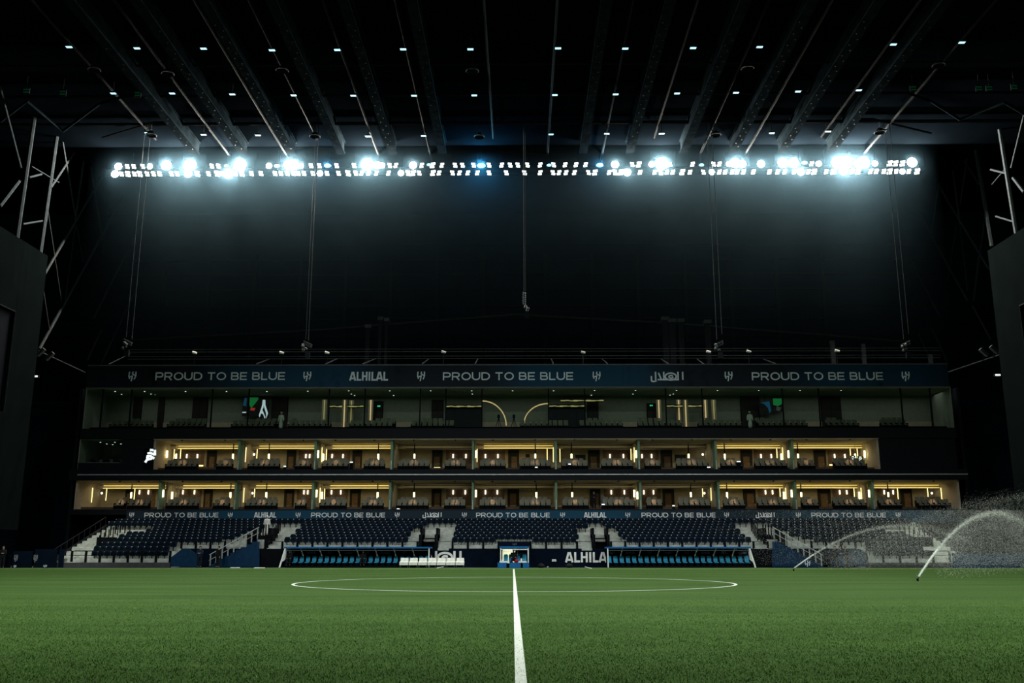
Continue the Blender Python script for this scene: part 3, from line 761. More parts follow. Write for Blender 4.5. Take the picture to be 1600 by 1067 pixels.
# tall front wall behind the dugouts with its pale upstand
mb = MB(); zt = zof(857, 84.3)
wx = [ML, xof(285, 870, 84.3), xof(405, 870, 84.3), xof(440, 870, 84.3), xof(672, 870, 84.3), xof(945, 870, 84.3), xof(1175, 870, 84.3), xof(1205, 870, 84.3), xof(1300, 870, 84.3), MR]
tun = (xof(783, 870, 84.3), xof(805, 870, 84.3))
mb.box(wx[0], tun[0], 84.2, 84.5, 0, zt); mb.box(tun[1], wx[-1], 84.2, 84.5, 0, zt); mb.box(tun[0], tun[1], 84.2, 84.5, zof(857.5, 84.3), zt)
struct('wall_stand_front', mb, M['navy'])
mb = MB()
ups = [(ML, VOM[0][0] - 2.0), (VOM[0][1] + .3, VOM[1][0] - .25), (VOM[1][1] + .25, xof(779, 850, 84.3)), (xof(829, 850, 84.3), VOM[2][0] - .25), (VOM[2][1] + .25, VOM[3][0] - .3), (VOM[3][1] + 2.2, MR)]
for a, b in ups: mb.box(a, b, 84.25, 84.5, zt, zof(851.5, 84.3))
struct('wall_upstand', mb, M['concrete'])
mb = MB()
for s in (0, 1): 
    a, b = ((XL + .3, ML), (MR, XR - .3))[s]
    mb.box(a, b, 81.75, 81.9, .42, .74)
struct('wall_upstand_ends', mb, M['concrete'])
# bright players' tunnel seen through the officials' booth
mb = MB(); mb.box(tun[0], tun[1], 90, 90.2, 0, zt); mb.box(tun[0] - .1, tun[0], 84.5, 90, 0, zt); mb.box(tun[1], tun[1] + .1, 84.5, 90, 0, zt)
struct('wall_tunnel', mb, M['tunnelwall'])
tl_ = thing('tunnel_light', 'lit ceiling lamp inside the bright passage behind the officials booth', 'lamp', (tun[0] + .6, 87, zt - .12))
MB().box(tun[0] + .15, tun[1] - .15, 85.5, 88.5, zt - .12, zt - .06).obj('diffuser', M['sconce'], tl_); MB().box(tun[0] + .1, tun[1] - .1, 85.4, 88.6, zt - .06, zt).obj('frame', M['white'], tl_)

l = bpy.data.lights.new('tunnel_lamp', 'AREA'); l.size = 1.2; l.energy = 60; l.color = (1.0, .97, .78)
lo = bpy.data.objects.new('tunnel_lamp', l); COL.objects.link(lo); lo.parent = tl_; lo.location = (0, 1.8, -.06); lo.rotation_euler = (math.radians(35), 0, 0)
# front railing posts (black) with their clear panels
gi = 0
for a, b in ups + [(XL + 1.4, ML), (MR, XR - 1.4)]:
    low = b <= ML + .01 or a >= MR - .01
    y = 81.7 if low else 84.2; z0 = .42 if low else zt; h = .95 if low else zof(845.5, 84.2) - zt
    if b - a < .6: continue
    n = max(1, round((b - a) / 1.27))
    where_ = 'low front edge of the %s end block' % ('left' if b <= ML + .01 else 'right') if low else ['front edge above the left stair', 'front edge above the left dugout', 'front edge left of the officials booth', 'front edge right of the officials booth', 'front edge above the right dugout', 'front edge beside the right stair'][gi]
    t = thing('front_railing', 'low railing of black posts along the ' + where_, 'railing', (a, y, z0)); gi += 0 if low else 1
    for i in range(n + 1):
        x = a + (b - a) * i / n; MB().box(x - .09, x + .09, y - .06, y + .02, z0, z0 + h).obj('post', M['black'], t)
    mb = MB(); mb.box(a, b, y - .03, y - .01, z0 + h - .05, z0 + h); mb.obj('top_rail', M['darkmetal'], t)

# stairs beside the mouths (concrete half steps over the terrace)
def stair(name, xa, xb, k0, k1, shift=0.0):
    mb = MB()
    for k in range(k0, k1):
        for h in (0, 1):
            y = rowY(k) - TR / 2 + h * TR / 2 - .025; z = rowZ(k) + (-RI / 2 + h * RI / 2) + .012
            sx = shift * (k - k0)
            mb.box(xa + sx, xb + sx, y, rowY(k + 1) if h else y + TR / 2 + .02, z - .2, z)
    return mb
stairs = MB()
GAP = []     # (x0,x1,k0,k1): no seats there
def gap(a, b, k0, k1): GAP.append((a, b, k0, k1))
def lane(a, b, k0, k1, sh=0):
    q = stair('', a, b, k0, k1, sh); n = len(stairs.v); stairs.v += q.v; stairs.f += [tuple(n + i for i in f) for f in q.f]
    for k in range(k0, k1): gap(a + sh * (k - k0) - .06, b + sh * (k - k0) + .06, k, k + 1)
V = VOM
lane(V[1][0] - 1.05, V[1][0] - .25, 0, 5); lane(V[1][1] + .3, V[1][1] + 1.25, 0, 7); lane(V[1][0] - .02, V[1][1] + .05, 3, 7)
lane(V[2][0] - 1.2, V[2][0] - .3, 0, 5, .02); lane(V[2][1] + .28, V[2][1] + 1.15, 0, 5, -.02); lane(V[2][0] - .05, V[2][1] + .02, 3, 7)
lane(V[0][1] + .3, V[0][1] + 1.5, 0, 7, .06); lane(V[0][0], V[0][1], 3, 7); gap(V[0][0] - 2.4, V[0][0], 0, 1); gap(V[0][0] - 1.7, V[0][0], 1, 2); gap(V[0][0] - 1, V[0][0], 2, 4)
lane(V[3][0] - 1.5, V[3][0] - .3, 0, 7, -.06); lane(V[3][0], V[3][1], 3, 7); gap(V[3][1], V[3][1] + 2.4, 0, 1); gap(V[3][1], V[3][1] + 1.7, 1, 2); gap(V[3][1], V[3][1] + 1, 2, 4)
for k, (a, b) in enumerate(V): gap(a - .3, b + .3, 0, 3)
lane(XL + .2, XL + 2.3, -3, 6); lane(XR - 2.3, XR - .2, -3, 6)
lane(END[0][0] + .2, END[0][1] + 1.2, 3, 6, .2); lane(END[1][0] - 1.2, END[1][1] - .2, 3, 6, -.2)
gap(END[0][0] - .8, END[0][1], 0, 3); gap(END[1][0], END[1][1] + .8, 0, 3)
gap(xof(778, 850, 84.6), xof(830, 850, 84.6), 0, 1)
struct('floor_stairs', stairs, M['concrete'])
# mouths: side walls, black sheets and blocks painting the dark of the openings
mb = MB(); mi = MB()
for i, (a, b) in enumerate(V):
    y1 = rowY(3); z1 = rowZ(2) + .1
    for xx in (a - .16, b): mb.box(xx, xx + .16, 84.3, y1, 0, rowZ(0) + 1.05); mb.box(xx, xx + .16, 85.6, y1 + .8, 0, rowZ(3) + .85)
    mi.box(a, b, y1 - .05, y1 + .0, 0, rowZ(3)); mi.box(a, b, 84.5, y1, 0, .1)
for a, b in END:
    mb.box(a, b, rowY(0) + .1, rowY(2), 0, rowZ(2) + .3)
struct('wall_mouth_sides', mb, M['black']); struct('wall_mouth_inner', mi, M['black'])

# slanted end parapets with handrails
for s in (-1, 1):
    x = XL - .1 if s < 0 else XR + .1
    mb = MB(); P = [Vector((x, rowY(-3) - .2, .4)), Vector((x, rowY(7) + .5, .4)), Vector((x, rowY(7) + .5, rowZ(7) + .3)), Vector((x, rowY(-3) - .2, rowZ(-3) + .15))]
    mb.prism(P, (-.12 * -s if s < 0 else .12, 0, 0)); struct('wall_stand_' + ('left' if s < 0 else 'right'), mb, M['darkmetal'])
    t = thing('end_handrail', 'sloping dark handrail with posts along the %s end stair of the stand' % ('left' if s < 0 else 'right'), 'handrail', (x, rowY(-3), rowZ(-3)))
    up = Vector((0, 0, .95)); a = Vector((x, rowY(-3) - .1, rowZ(-3))); b = Vector((x, rowY(7), rowZ(7)))
    MB().tube(a + up, b + up, .03, 5).obj('rail', M['darkmetal'], t)
    for i in range(10):
        p = a + (b - a) * (i / 9); MB().tube(p, p + up, .03, 5).obj('post', M['darkmetal'], t)
    # black railing around the end mouth
    e = END[0] if s < 0 else END[1]
    t = thing('mouth_railing', 'black railing of bars around the %s end mouth of the stand' % ('left' if s < 0 else 'right'), 'railing', (e[0], rowY(3), rowZ(3)))
    for i in range(7):
        f = i / 6
        p = Vector((e[0] - .9 + f * 2.6 if s < 0 else e[1] + .9 - f * 2.6, rowY(3) + .1, 0)); z = rowZ(2) + (.25 + .45 * min(1, f * 1.6))
        MB().box(p.x - .05, p.x + .05, p.y, p.y + .05, z, z + .95).obj('bar', M['black'], t)
    for i in range(5):
        xx = XL + 2.3 if s < 0 else XR - 2.3
        p = Vector((xx, rowY(i), rowZ(i))); MB().box(p.x - .04, p.x + .04, p.y, p.y + .05, p.z, p.z + 1.0).obj('bar', M['black'], t)
# outer stairs down to the pitch with white railings
for s in (-1, 1):
    nm = 'left' if s < 0 else 'right'
    pt = lambda px, py, Y: at(px if s < 0 else 1612 - px, py, Y)
    t = thing('stair_railing', 'pale handrail with white posts along the %s stair down to the pitch' % nm, 'railing', pt(330, 884, 83))
    for i in range(9):
        f = i / 8; p = pt(328 + f * 74, 884 - f * 42, 83.2 + f * 1.4); MB().box(p.x - .045, p.x + .045, p.y - .03, p.y + .03, p.z, p.z + .95).obj('post', M['postgrey'], t)
    a = pt(326, 885, 83.1); b = pt(404, 841, 84.6); MB().tube(a + Vector((0, 0, .97)), b + Vector((0, 0, .97)), .035, 5).obj('handrail', M['rail'], t)
    MB().tube(a + Vector((0, 0, .5)), b + Vector((0, 0, .5)), .02, 5).obj('mid_rail', M['rail'], t)
    mb = MB(); n = 9
    for i in range(n):
        f0, f1 = i / n, (i + 1) / n; p = pt(326 + f0 * 76, 886 - f0 * 40, 83.4); q = pt(326 + f1 * 76, 886 - f1 * 40, 83.4); mb.box(min(p.x, q.x), max(p.x, q.x), 83.35, 84.2, 0, max(q.z, .05))
    struct('floor_stair_' + nm, mb, M['blue'])
    t2 = thing('landing_railing', 'black barred railing around the stair landing above the %s blue boards' % nm, 'railing', pt(400, 840, 84.6))
    for i in range(6):
        p = pt(398 + i * 4.2, 838, 85 + .2 * i); MB().box(p.x - .05, p.x + .05, p.y, p.y + .05, p.z - .1, p.z + 1.05).obj('bar', M['black'], t2)
    for i in range(5):
        p = pt(428 + i * 2.4, 841 - i * 3.6, 85.2 + .6 * i); MB().box(p.x - .05, p.x + .05, p.y, p.y + .05, p.z - .2, p.z + .95).obj('bar', M['black'], t2)
    p = pt(404, 843, 84.5); q = pt(429, 836.5, 84.9); MB().box(min(p.x, q.x), max(p.x, q.x), 84.5, 84.9, p.z, q.z).obj('landing_edge', M['black'], t2)
    for px in (405, 410): 
        p = pt(px, 857, 84.25); MB().box(p.x - .12, p.x + .12, 84.2, 84.35, zt, zof(843, 84.3)).obj('pillar', M['concrete'], t2)
    # boards in front
    B = thing('advertising_board', 'tall blue board wall under the %s outer stair' % nm, 'board', pt(380, 884, 83.2))
    P = [pt(342, 885.5, 83.2), pt(405, 885.5, 83.2), pt(405, 858, 83.2), pt(378, 857, 83.2)]
    if s > 0: P = P[::-1]
    mb = MB(); mb.prism(P, (0, .08, 0)); mb.obj('panel', M['blue'], B)
    B = thing('advertising_board', 'sloping blue board wall closing the %s end block toward the stair' % nm, 'board', pt(290, 884, 82.5))
    q_ = 264 if s < 0 else 257.5; P = [pt(q_, 885.5, 81.65), pt(312, 885.5, 81.65), pt(312, 870, 81.65), pt(296, 858, 81.65), pt(284 if s < 0 else 268, 858, 81.65), pt(q_, 873 if s < 0 else 864, 81.65)]
    if s > 0: P = P[::-1]
    mb = MB(); mb.prism(P, (0, .08, 0)); mb.obj('panel', M['blue'], B)
    if s > 0:
        mb = MB(); write(mb, '', 1258, 1266, 876, 884.5, 83.15, 'emb'); mb.obj('emblem', M['letter'], B)
    D = thing('tunnel_gate', 'dark shuttered gate between the %s blue boards and the dugout' % nm, 'gate', pt(422, 884, 83.6))
    a, b = pt(406, 885, 83.6), pt(440, 857.5, 83.6); MB().box(min(a.x, b.x), max(a.x, b.x), 83.6, 83.7, 0, b.z).obj('shutter', M['black'], D)

# side hoardings left and right of the stand
for nm, segs in (('left', [(-30, 18, 867, 886.5), (18, 52, 861, 886.5), (52, 90, 858, 886.5), (90, 101, 858, 886.5)]), ('right', [(1490, 1530, 864, 887), (1530, 1556, 866, 887), (1556, 1590, 865, 887), (1590, 1640, 864, 887)])):
    for i, (x0, x1, y0, y1) in enumerate(segs):
        p, q = at(x0, y1, 80.6 + .15 * i), at(x1, y0, 80.6 + .15 * i)
        t = thing('hoarding', 'dark navy hoarding by the %s end block of the stand, %s from the left' % (nm, ORD[i]), 'hoarding', (p.x, p.y, 0), 'hoardings by the end blocks')
        MB().box(p.x, q.x - .03, p.y, p.y + .12, 0, q.z).obj('panel', M['navy'] if nm == 'left' else M['blue'], t)
        if (nm, i) in (('left', 1), ('left', 2), ('right', 0), ('right', 3)):
            c = {('left', 1): (22, 27, 867, 877), ('left', 2): (52.5, 58, 867, 877.5), ('right', 0): (1548 - 4, 1552 - 4, 880, 886), ('right', 3): (1595, 1600, 881, 887)}[(nm, i)]
            if (nm, i) != ('right', 0): mb = MB(); write(mb, '', *c, p.y - .01, 'emb'); mb.obj('emblem', M['letterdim'], t)
# small club emblem cards standing on the grass edge
for i, (x0, x1, y0, y1) in enumerate(((21.5, 25, 883, 887), (68, 73, 882.5, 886.5))):
    p, q = at(x0, 887, 79.8), at(x1, y0, 79.8); mb = MB(); write(mb, '', x0, x1, y0, y1, 79.8, 'emb', w=.13)
    t = thing('emblem_card', 'small pale emblem card at the foot of the left hoardings, %s one' % ('outer', 'inner')[i], 'sign', (p.x, 79.8, 0)); MB().box(p.x - .05, q.x + .05, 79.82, 79.9, 0, q.z + .05).obj('card', M['navy'], t); mb.obj('emblem', M['letter'], t)

# ------------------------------------------------------------------ big words on the front wall
bw = thing('wall_lettering', 'huge white Arabic club word painted on the dark wall behind the white chairs', 'lettering', at(700, 880, 84.15))
mb = MB(); write(mb, '', 655, 722, 861, 879, 84.15, 'arab', w=.2); mb.obj('letters', M['white'], bw)
bw = thing('wall_lettering', 'huge white ALHILAL word on the dark wall beside the right dugout', 'lettering', at(915, 880, 84.15))
mb = MB(); write(mb, 'ALHILAL', 884, 958, 862.5, 878.5, 84.15, 'bold', w=.2); mb.obj('letters', M['white'], bw)

# ------------------------------------------------------------------ stadium seats
def seat_mesh():
    mb = MB(); w = .268
    # back: slightly curved shell with rounded top
    for i, (x0, x1, top) in enumerate(((-w, -.12, .80), (-.12, .12, .86), (.12, w, .80))):
        y = .36 + (0 if i == 1 else -.03)
        P = [Vector((x0, y, .42)), Vector((x1, y, .42)), Vector((x1, y + .10, .86 if i == 1 else (.86 if (i == 0) else .78))), Vector((x0, y + .10, .86 if i == 1 else (.78 if i == 0 else .86)))]
        mb.prism(P, (0, .03, 0))
    # tip-up pan, folded up
    P = [Vector((-.19, .30, .40)), Vector((.19, .30, .40)), Vector((.17, .24, .74)), Vector((-.17, .24, .74))]
    mb.prism(P, (0, -.05, .01))
    mb.box(-.2, .2, .2, .38, .36, .42)
    mb.box(-.03, .03, .28, .36, 0, .38)
    k = len(mb.f); mb.box(-.29, -.235, .36, .44, .72, .785)  # small pale box stands in for a reflection on the seat top
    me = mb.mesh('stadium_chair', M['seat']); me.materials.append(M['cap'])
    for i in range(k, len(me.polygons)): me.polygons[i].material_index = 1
    return me
SM = seat_mesh(); PITCH = .545
def seats_in(k, a, b):
    n = int((b - a) / PITCH) - 1; off = (b - a - n * PITCH) / 2 + PITCH / 2 + (PITCH / 4 if k % 2 else -PITCH / 4)
    out = []
    for i in range(n):
        x = a + off + i * PITCH
        if any(g0 - .2 < x < g1 + .2 and k0 <= k < k1 for g0, g1, k0, k1 in GAP): continue
        out.append(x)
    return out
allseats = []
BLK = [XL, (V[0][0] + V[0][1]) / 2, (V[1][0] + V[1][1]) / 2, (V[2][0] + V[2][1]) / 2, (V[3][0] + V[3][1]) / 2, XR]
bn = ['left end block', 'block above the left dugout', 'middle block behind the officials booth', 'block above the right dugout', 'right end block']
for k in range(-3, NR):
    spans = [(XL + .3, XR - .3)] if k >= 0 else [(XL + 2.3, ML - .1), (MR + .1, XR - 2.3)]
    for a, b in spans:
        for x in seats_in(k, a, b): allseats.append((k, x))
KN = {-3: 'lowest row', -2: 'second lowest row', -1: 'third lowest row', 0: 'row along the front wall', 1: 'second row above the front wall'}
allseats.sort(key=lambda q: (q[0] if q[0] < 0 else q[0], abs(q[1])))
single, rest = allseats[:300], allseats[300:]
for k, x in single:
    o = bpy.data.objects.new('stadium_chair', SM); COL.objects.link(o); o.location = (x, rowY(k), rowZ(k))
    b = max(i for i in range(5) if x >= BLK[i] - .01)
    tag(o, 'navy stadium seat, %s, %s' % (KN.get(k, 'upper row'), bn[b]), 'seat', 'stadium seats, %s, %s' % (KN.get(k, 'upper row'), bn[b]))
vv = np.array([v.co[:] for v in SM.vertices]); ff = [tuple(p.vertices) for p in SM.polygons]
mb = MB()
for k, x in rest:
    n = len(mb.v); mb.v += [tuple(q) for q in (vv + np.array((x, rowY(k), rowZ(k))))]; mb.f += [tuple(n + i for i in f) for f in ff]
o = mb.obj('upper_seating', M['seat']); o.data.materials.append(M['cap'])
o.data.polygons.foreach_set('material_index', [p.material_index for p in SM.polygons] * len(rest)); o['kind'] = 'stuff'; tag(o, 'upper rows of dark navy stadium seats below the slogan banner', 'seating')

# ------------------------------------------------------------------ lower banner under the suites
YB = 92.55
p, q = at(197, 811.5, YB), at(1502, 797, YB)
ban = thing('slogan_banner', 'long dark blue banner with white slogan between seats and lowest suites', 'banner', (0, YB, p.z))
MB().box(p.x, q.x, YB, YB + .2, p.z - .3, q.z).obj('panel', M['bannerprint'], ban); MB().box(p.x, q.x, YB + .2, YB + .27, p.z, q.z).obj('mounting_rail', M['black'], ban)
mb = MB(); me_ = MB()
for x0, x1 in ((226, 341), (486.5, 601.5), (744.5, 859), (1003, 1118), (1268.5, 1384.5)): write(mb, 'PROUD TO BE BLUE', x0, x1, 801, 808.3, YB - .02, 'wide')
for x0, x1 in ((397.5, 431), (913, 947)): write(mb, 'ALHILAL', x0, x1, 800.3, 808.5, YB - .02, 'bold')
for x0, x1 in ((660.5, 690.5), (1181, 1211)): write(mb, '', x0, x1, 800.5, 808.2, YB - .02, 'arab')
for x in (202, 356, 462, 617, 722, 875.5, 977.5, 1132, 1244, 1400): write(me_, '', x, x + 7, 800.8, 808, YB - .02, 'emb', w=.13)
mb.obj('slogan_lettering', M['letterlow'], ban); me_.obj('emblem_lettering', M['letterlow'], ban)
# upper fascia
YFA = 92.2
p, q = at(134, 605.5, YFA), at(1480, 569.5, YFA); zcl_top = p.z
fas = thing('slogan_fascia', 'tall dark blue fascia with white slogan along the top of the stand', 'fascia', (0, YFA, p.z))
MB().box(p.x, q.x, YFA, YFA + .5, p.z, q.z).obj('panel', M['fascia'], fas)
MB().box(p.x, q.x, YFA - .06, YFA + .1, q.z, q.z + .12).obj('top_trim', M['steel'], fas)
MB().box(p.x, q.x, YFA - .05, YFA + .1, p.z - .08, p.z).obj('bottom_trim', M['steel'], fas)
mb = MB(); me_ = MB()
for x0, x1 in ((243.5, 445), (693, 895.5), (1176, 1380)): write(mb, 'PROUD TO BE BLUE', x0, x1, 581.8, 594, YFA - .02, 'wide')
write(mb, 'ALHILAL', 546.5, 605.5, 581, 594.7, YFA - .02, 'bold'); write(mb, '', 1017, 1069, 581, 594.5, YFA - .02, 'arab')
for x in (200.5, 474, 652, 926.5, 1133, 1410): write(me_, '', x, x + 11.5, 581, 594.5, YFA - .02, 'emb', w=.125)
mb.obj('slogan_lettering', M['letter'], fas); me_.obj('emblem_lettering', M['letter'], fas)

# ================================================================== SUITES
COLS1 = [118, 248, 367, 488, 609, 738.5, 869, 1001, 1123.5, 1244, 1365.5, 1499]
COLS2 = [240, 372.5, 492, 611.5, 739, 868.5, 998.5, 1119, 1239.5, 1373]
YBK, YG = 98.4, 95.4
z1f, z1c = zof(795.8, YF), zof(750.2, YF)
z2f, z2c = zof(733.8, YF), zof(685.6, YF)
def slab(name, px0, px1, ya, yb, m=None, y0=YF - .35, y1=99.2):
    a, b = at(px0, yb, y0), at(px1, ya, y0); mb = MB(); mb.box(a.x, b.x, y0, y1, a.z, b.z); return struct(name, mb, m or M['slab'])
xa1, xb1, xa2, xb2 = xof(118, 770, YF), xof(1499, 770, YF), xof(240, 710, YF), xof(1373, 710, YF)
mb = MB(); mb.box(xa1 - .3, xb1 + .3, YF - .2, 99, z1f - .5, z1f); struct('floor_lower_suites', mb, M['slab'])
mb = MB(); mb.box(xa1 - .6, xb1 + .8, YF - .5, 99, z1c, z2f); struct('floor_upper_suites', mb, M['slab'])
mb = MB(); zz = zof(741.2, YF - .55); mb.box(xof(125, 741, YF), xof(1508, 741, YF), YF - .58, YF - .5, zz - .045, zz + .045); struct('trim_1', mb, M['rail'])
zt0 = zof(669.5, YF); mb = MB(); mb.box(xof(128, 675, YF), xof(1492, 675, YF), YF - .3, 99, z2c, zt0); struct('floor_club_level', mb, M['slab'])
mb = MB(); zz = zof(686.2, YF - .35); mb.box(xa2, xb2, YF - .34, YF - .3, zz, zz + .06); struct('trim_2', mb, M['suitewall'])
# dark wall both sides of the upper suites
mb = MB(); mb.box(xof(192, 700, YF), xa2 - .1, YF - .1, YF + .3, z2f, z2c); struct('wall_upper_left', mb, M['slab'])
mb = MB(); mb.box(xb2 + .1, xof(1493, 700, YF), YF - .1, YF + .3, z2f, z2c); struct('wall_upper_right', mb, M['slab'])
mb = MB()
mb.box(xa1 - .8, xa1 - .5, 93.5, 99, 0, zof(605, YF)); mb.box(xb1 + .9, xb1 + 1.2, 93.5, 99, 0, zof(605, YF))
mb.box(xa1 - .8, xb1 + 1.2, 99.2, 99.5, 0, zof(570, YF)); struct('wall_block_rear', mb, M['slab'])
# dark curtain-like side walls between stand and hall
mb = MB(); mb.box(-74, xa1 - .9, 100, 100.3, 0, 17); struct('wall_side_left', mb, M['wall'])
mb = MB(); mb.box(xb1 + 1.3, 74, 100, 100.3, 0, 17); struct('wall_side_right', mb, M['wall'])
mb = MB()
for py, x0, x1 in ((635, 20, 128), (770, 30, 112)):
    z = zof(py, 99.8); a, b = xof(x0, py, 99.8), xof(x1, py, 99.8); mb.box(a, b, 99.7, 100, z - .05, z + .05)
for py, x0, x1 in ((641, 1490, 1560), (696, 1497, 1570), (768, 1500, 1590)):
    z = zof(py, 99.8); a, b = xof(x0, py, 99.8), xof(x1, py, 99.8); mb.box(a, b, 99.7, 100, z - .05, z + .05)
struct('trim_side_wall_girts', mb, M['darkmetal'])

# chair prototype for the balconies: beige shell on a black base
def balcony_chair():
    mb = MB()
    mb.prism([Vector((-.22, .18, .38)), Vector((.22, .18, .38)), Vector((.21, .30, .98)), Vector((-.21, .30, .98))], (0, .09, .01))
    mb.prism([Vector((-.22, -.22, .37)), Vector((.22, -.22, .37)), Vector((.22, .2, .34)), Vector((-.22, .2, .34))], (0, 0, .11))
    k = len(mb.f)
    mb.box(-.2, .2, -.12, .15, 0, .35); mb.box(-.265, -.225, -.2, .25, .0, .6); mb.box(.225, .265, -.2, .25, .0, .6)
    me = mb.mesh('balcony_chair', M['armchair']); me.materials.append(M['black'])
    for i in range(k, len(me.polygons)): me.polygons[i].material_index = 1
    return me
BC = balcony_chair()
def chair(name, x, y, z, label, group):
    o = bpy.data.objects.new(name, BC); COL.objects.link(o); o.location = (x, y, z); return tag(o, label, 'chair', group)

suite_n = {1: ['leftmost', 'second', 'third', 'fourth', 'fifth', 'middle sixth', 'seventh', 'eighth', 'ninth', 'tenth', 'rightmost'], 2: ['leftmost', 'second', 'third', 'fourth', 'middle fifth', 'sixth', 'seventh', 'eighth', 'rightmost']}
def lampthing(name, label, cat, p, parts, group):
    t = thing(name, label, cat, p, group)
    for nm, mb, m in parts: mb.obj(nm, m, t)
    return t
def fitY(px, py, Y, x0, x1):
    d = ray(px, py); k = d.x / d.y
    if k * Y < x0 + .16 and k < 0: Y = (x0 + .16) / k
    if k * Y > x1 - .16 and k > 0: Y = (x1 - .16) / k
    return max(Y, YF + .3)
def suite(lv, i, c0, c1, lit, sc, door, pend, strips=(), big=(), ball=None, pics=(), shelf=None):
    zf, zc = (z1f, z1c) if lv == 1 else (z2f, z2c)
    pm = 773 if lv == 1 else 710
    nm = '%s %s suite' % (suite_n[lv][i], 'lower' if lv == 1 else 'upper')
    x0, x1 = xof(c0, pm, YF), xof(c1, pm, YF)
    N = 11 if lv == 1 else 9
    sid = '%d' % (i + 1 + (0 if lv == 1 else 11))
    # shell
    mb = MB(); mb.box(x0, x1, YBK, YBK + .2, zf, zc); struct('wall_suite_back_' + sid, mb, M['suitewall'])
    mb = MB()
    if i > 0: mb.box(x0 - .1, x0 + .1, YG - .4, YBK, zf, zc)
    if i == N - 1: mb.box(x1 - .1, x1 + .1, YF + .1, YBK, zf, zc)
    if i == 0: mb.box(x0 - .1, x0 + .1, YF + .1, YBK, zf, zc)
    struct('wall_suite_side_' + sid, mb, M['suitewall'])
    mb = MB(); mb.box(x0 + .1, x1 - .1, YF - .1, YBK, zc - .05, zc - .01); struct('ceiling_suite_' + sid, mb, M['suiteceil'])
    mb = MB(); mb.box(x0 + .1, x1 - .1, YF, YBK, zf, zf + .03); mb.box(x0 + .1, x1 - .1, YF + 1.2, YG - .1, zf + .03, zf + .3); struct('floor_suite_' + sid, mb, M['suitefloor'])
    # bulkhead with the cove
    zb = zc - .52; mb = MB(); mb.box(x0 + .1, x1 - .1, 97.0, YBK, zb, zc - .26); mb.box(x0 + .1, x1 - .1, 97.6, YBK, zc - .26, zc - .05); struct('trim_suite_bulkhead_' + sid, mb, M['suitewall'])
    cl = thing('cove_light', ('lit yellow cove light line under the ceiling of the ' if lit else 'unlit dark cove track under the ceiling of the ') + nm, 'light strip', (x0, 97, zc - .25), 'cove lights' if False else None)
    m = M['cove'] if lit else M['suitedark']
    MB().box(x0 + .9, x1 - .15, 97.02, 97.12, zc - .258, zc - .215).obj('upper_strip', m, cl)
    MB().box(x0 + .9, x1 - .15, 96.93, 97.0, zb + .0, zb + .045).obj('lower_strip', m, cl)
    # brown panel behind the sconces
    if sc:
        a, b = xof(sc[0] - 11, pm, YBK), xof(sc[-1] + 11, pm, YBK); a = max(a, x0 + .1); b = min(b, x1 - .1)
        mb = MB(); mb.box(a, b, YBK - .05, YBK, zf, zb); struct('trim_suite_panel_' + sid, mb, M['suitewood'])
    for k, px in enumerate(sc):
        p = at(px, pm - 4 if lv == 1 else 712.5, YBK - .1)
        lampthing('wall_sconce', 'small white wall sconce, %s of the pair in the %s' % (('left', 'right')[k % 2], nm), 'lamp', p,
                  [('glass', MB().tube(p - Vector((0, .02, .2)), p + Vector((0, -.02, .2)), .065, 7), M['sconce']), ('backplate', MB().box(p.x - .06, p.x + .06, p.y + .02, p.y + .1, p.z - .1, p.z + .1), M['brass'])], 'wall sconces')
    # door recess
    a, b = at(door[0], pm + 20, YBK - .12), at(door[1], (760 if lv == 1 else 703), YBK - .12)
    dr = thing('doorway', 'dark framed doorway with brown door in the back wall of the ' + nm, 'door', (a.x, YBK, zf), 'suite doorways'); 
    mb = MB(); mb.box(a.x, b.x, YBK - .12, YBK - .04, zf, b.z); mb.obj('door_surround', M['suitedark'], dr)
    w = b.x - a.x; la = a.x + w * (.22 if i % 2 else .30); MB().box(la, la + w * .52, YBK - .17, YBK - .12, zf, zf + (b.z - zf) * .72).obj('door_leaf', M['door'], dr)
    MB().ball((la + w * .45, YBK - .2, zf + 1), .05, 6, 4).obj('handle', M['brass'], dr)
    # pendant
    p = at(pend, 773.5 if lv == 1 else 713.5, 96.2)
    lampthing('pendant_lamp', 'glowing tube pendant hanging on a dark rod in the ' + nm, 'lamp', p,
              [('tube', MB().tube(p - Vector((0, 0, .3)), p + Vector((0, 0, .28)), .085, 8), M['pendant']), ('rod', MB().tube(p + Vector((0, 0, .28)), (p.x, p.y, zc - .05), .06, 6), M['black']), ('cap', MB().tube(p - Vector((0, 0, .36)), p - Vector((0, 0, .3)), .09, 8), M['black'])], 'pendant lamps')
    for k, px in enumerate(big):
        py_ = 771 + 3 * (k % 2) if lv == 1 else (709.5 + 5 * (k % 2)); p = at(px, py_, fitY(px, py_, 95.8 + .8 * (k % 2), x0, x1))
        lampthing('side_lamp', 'tall glowing tube lamp by the side wall of the %s, %s one' % (nm, ('outer', 'inner')[k % 2]), 'lamp', p,
                  [('tube', MB().tube(p - Vector((0, 0, .35)), p + Vector((0, 0, .35)), .09, 8), M['pendant']), ('bracket', MB().tube(p + Vector((0, 0, .35)), (p.x, p.y, zc - .05), .02, 5), M['brass'])], 'side wall tube lamps')
    for k, px in enumerate(strips):
        y0, y1 = (762, 785) if lv == 1 else (699, 722)
        yy = fitY(px, y0 + 12, 97.4, x0, x1); q = at(px, y0 + 12, yy); hi = min(at(px, y0, yy).z, zc - .1); lo = at(px, y1 - (0 if k % 2 == 0 else 3), yy).z
        t = thing('led_strip', 'vertical warm LED strip in the %s, %s from its left' % (nm, ORD[k]), 'light strip', (q.x, q.y, lo))
        MB().box(q.x - .035, q.x + .035, q.y - .03, q.y, lo, hi).obj('led', M['strip'], t); MB().box(q.x - .05, q.x + .05, q.y, q.y + .06, lo, hi).obj('channel', M['brass'], t)
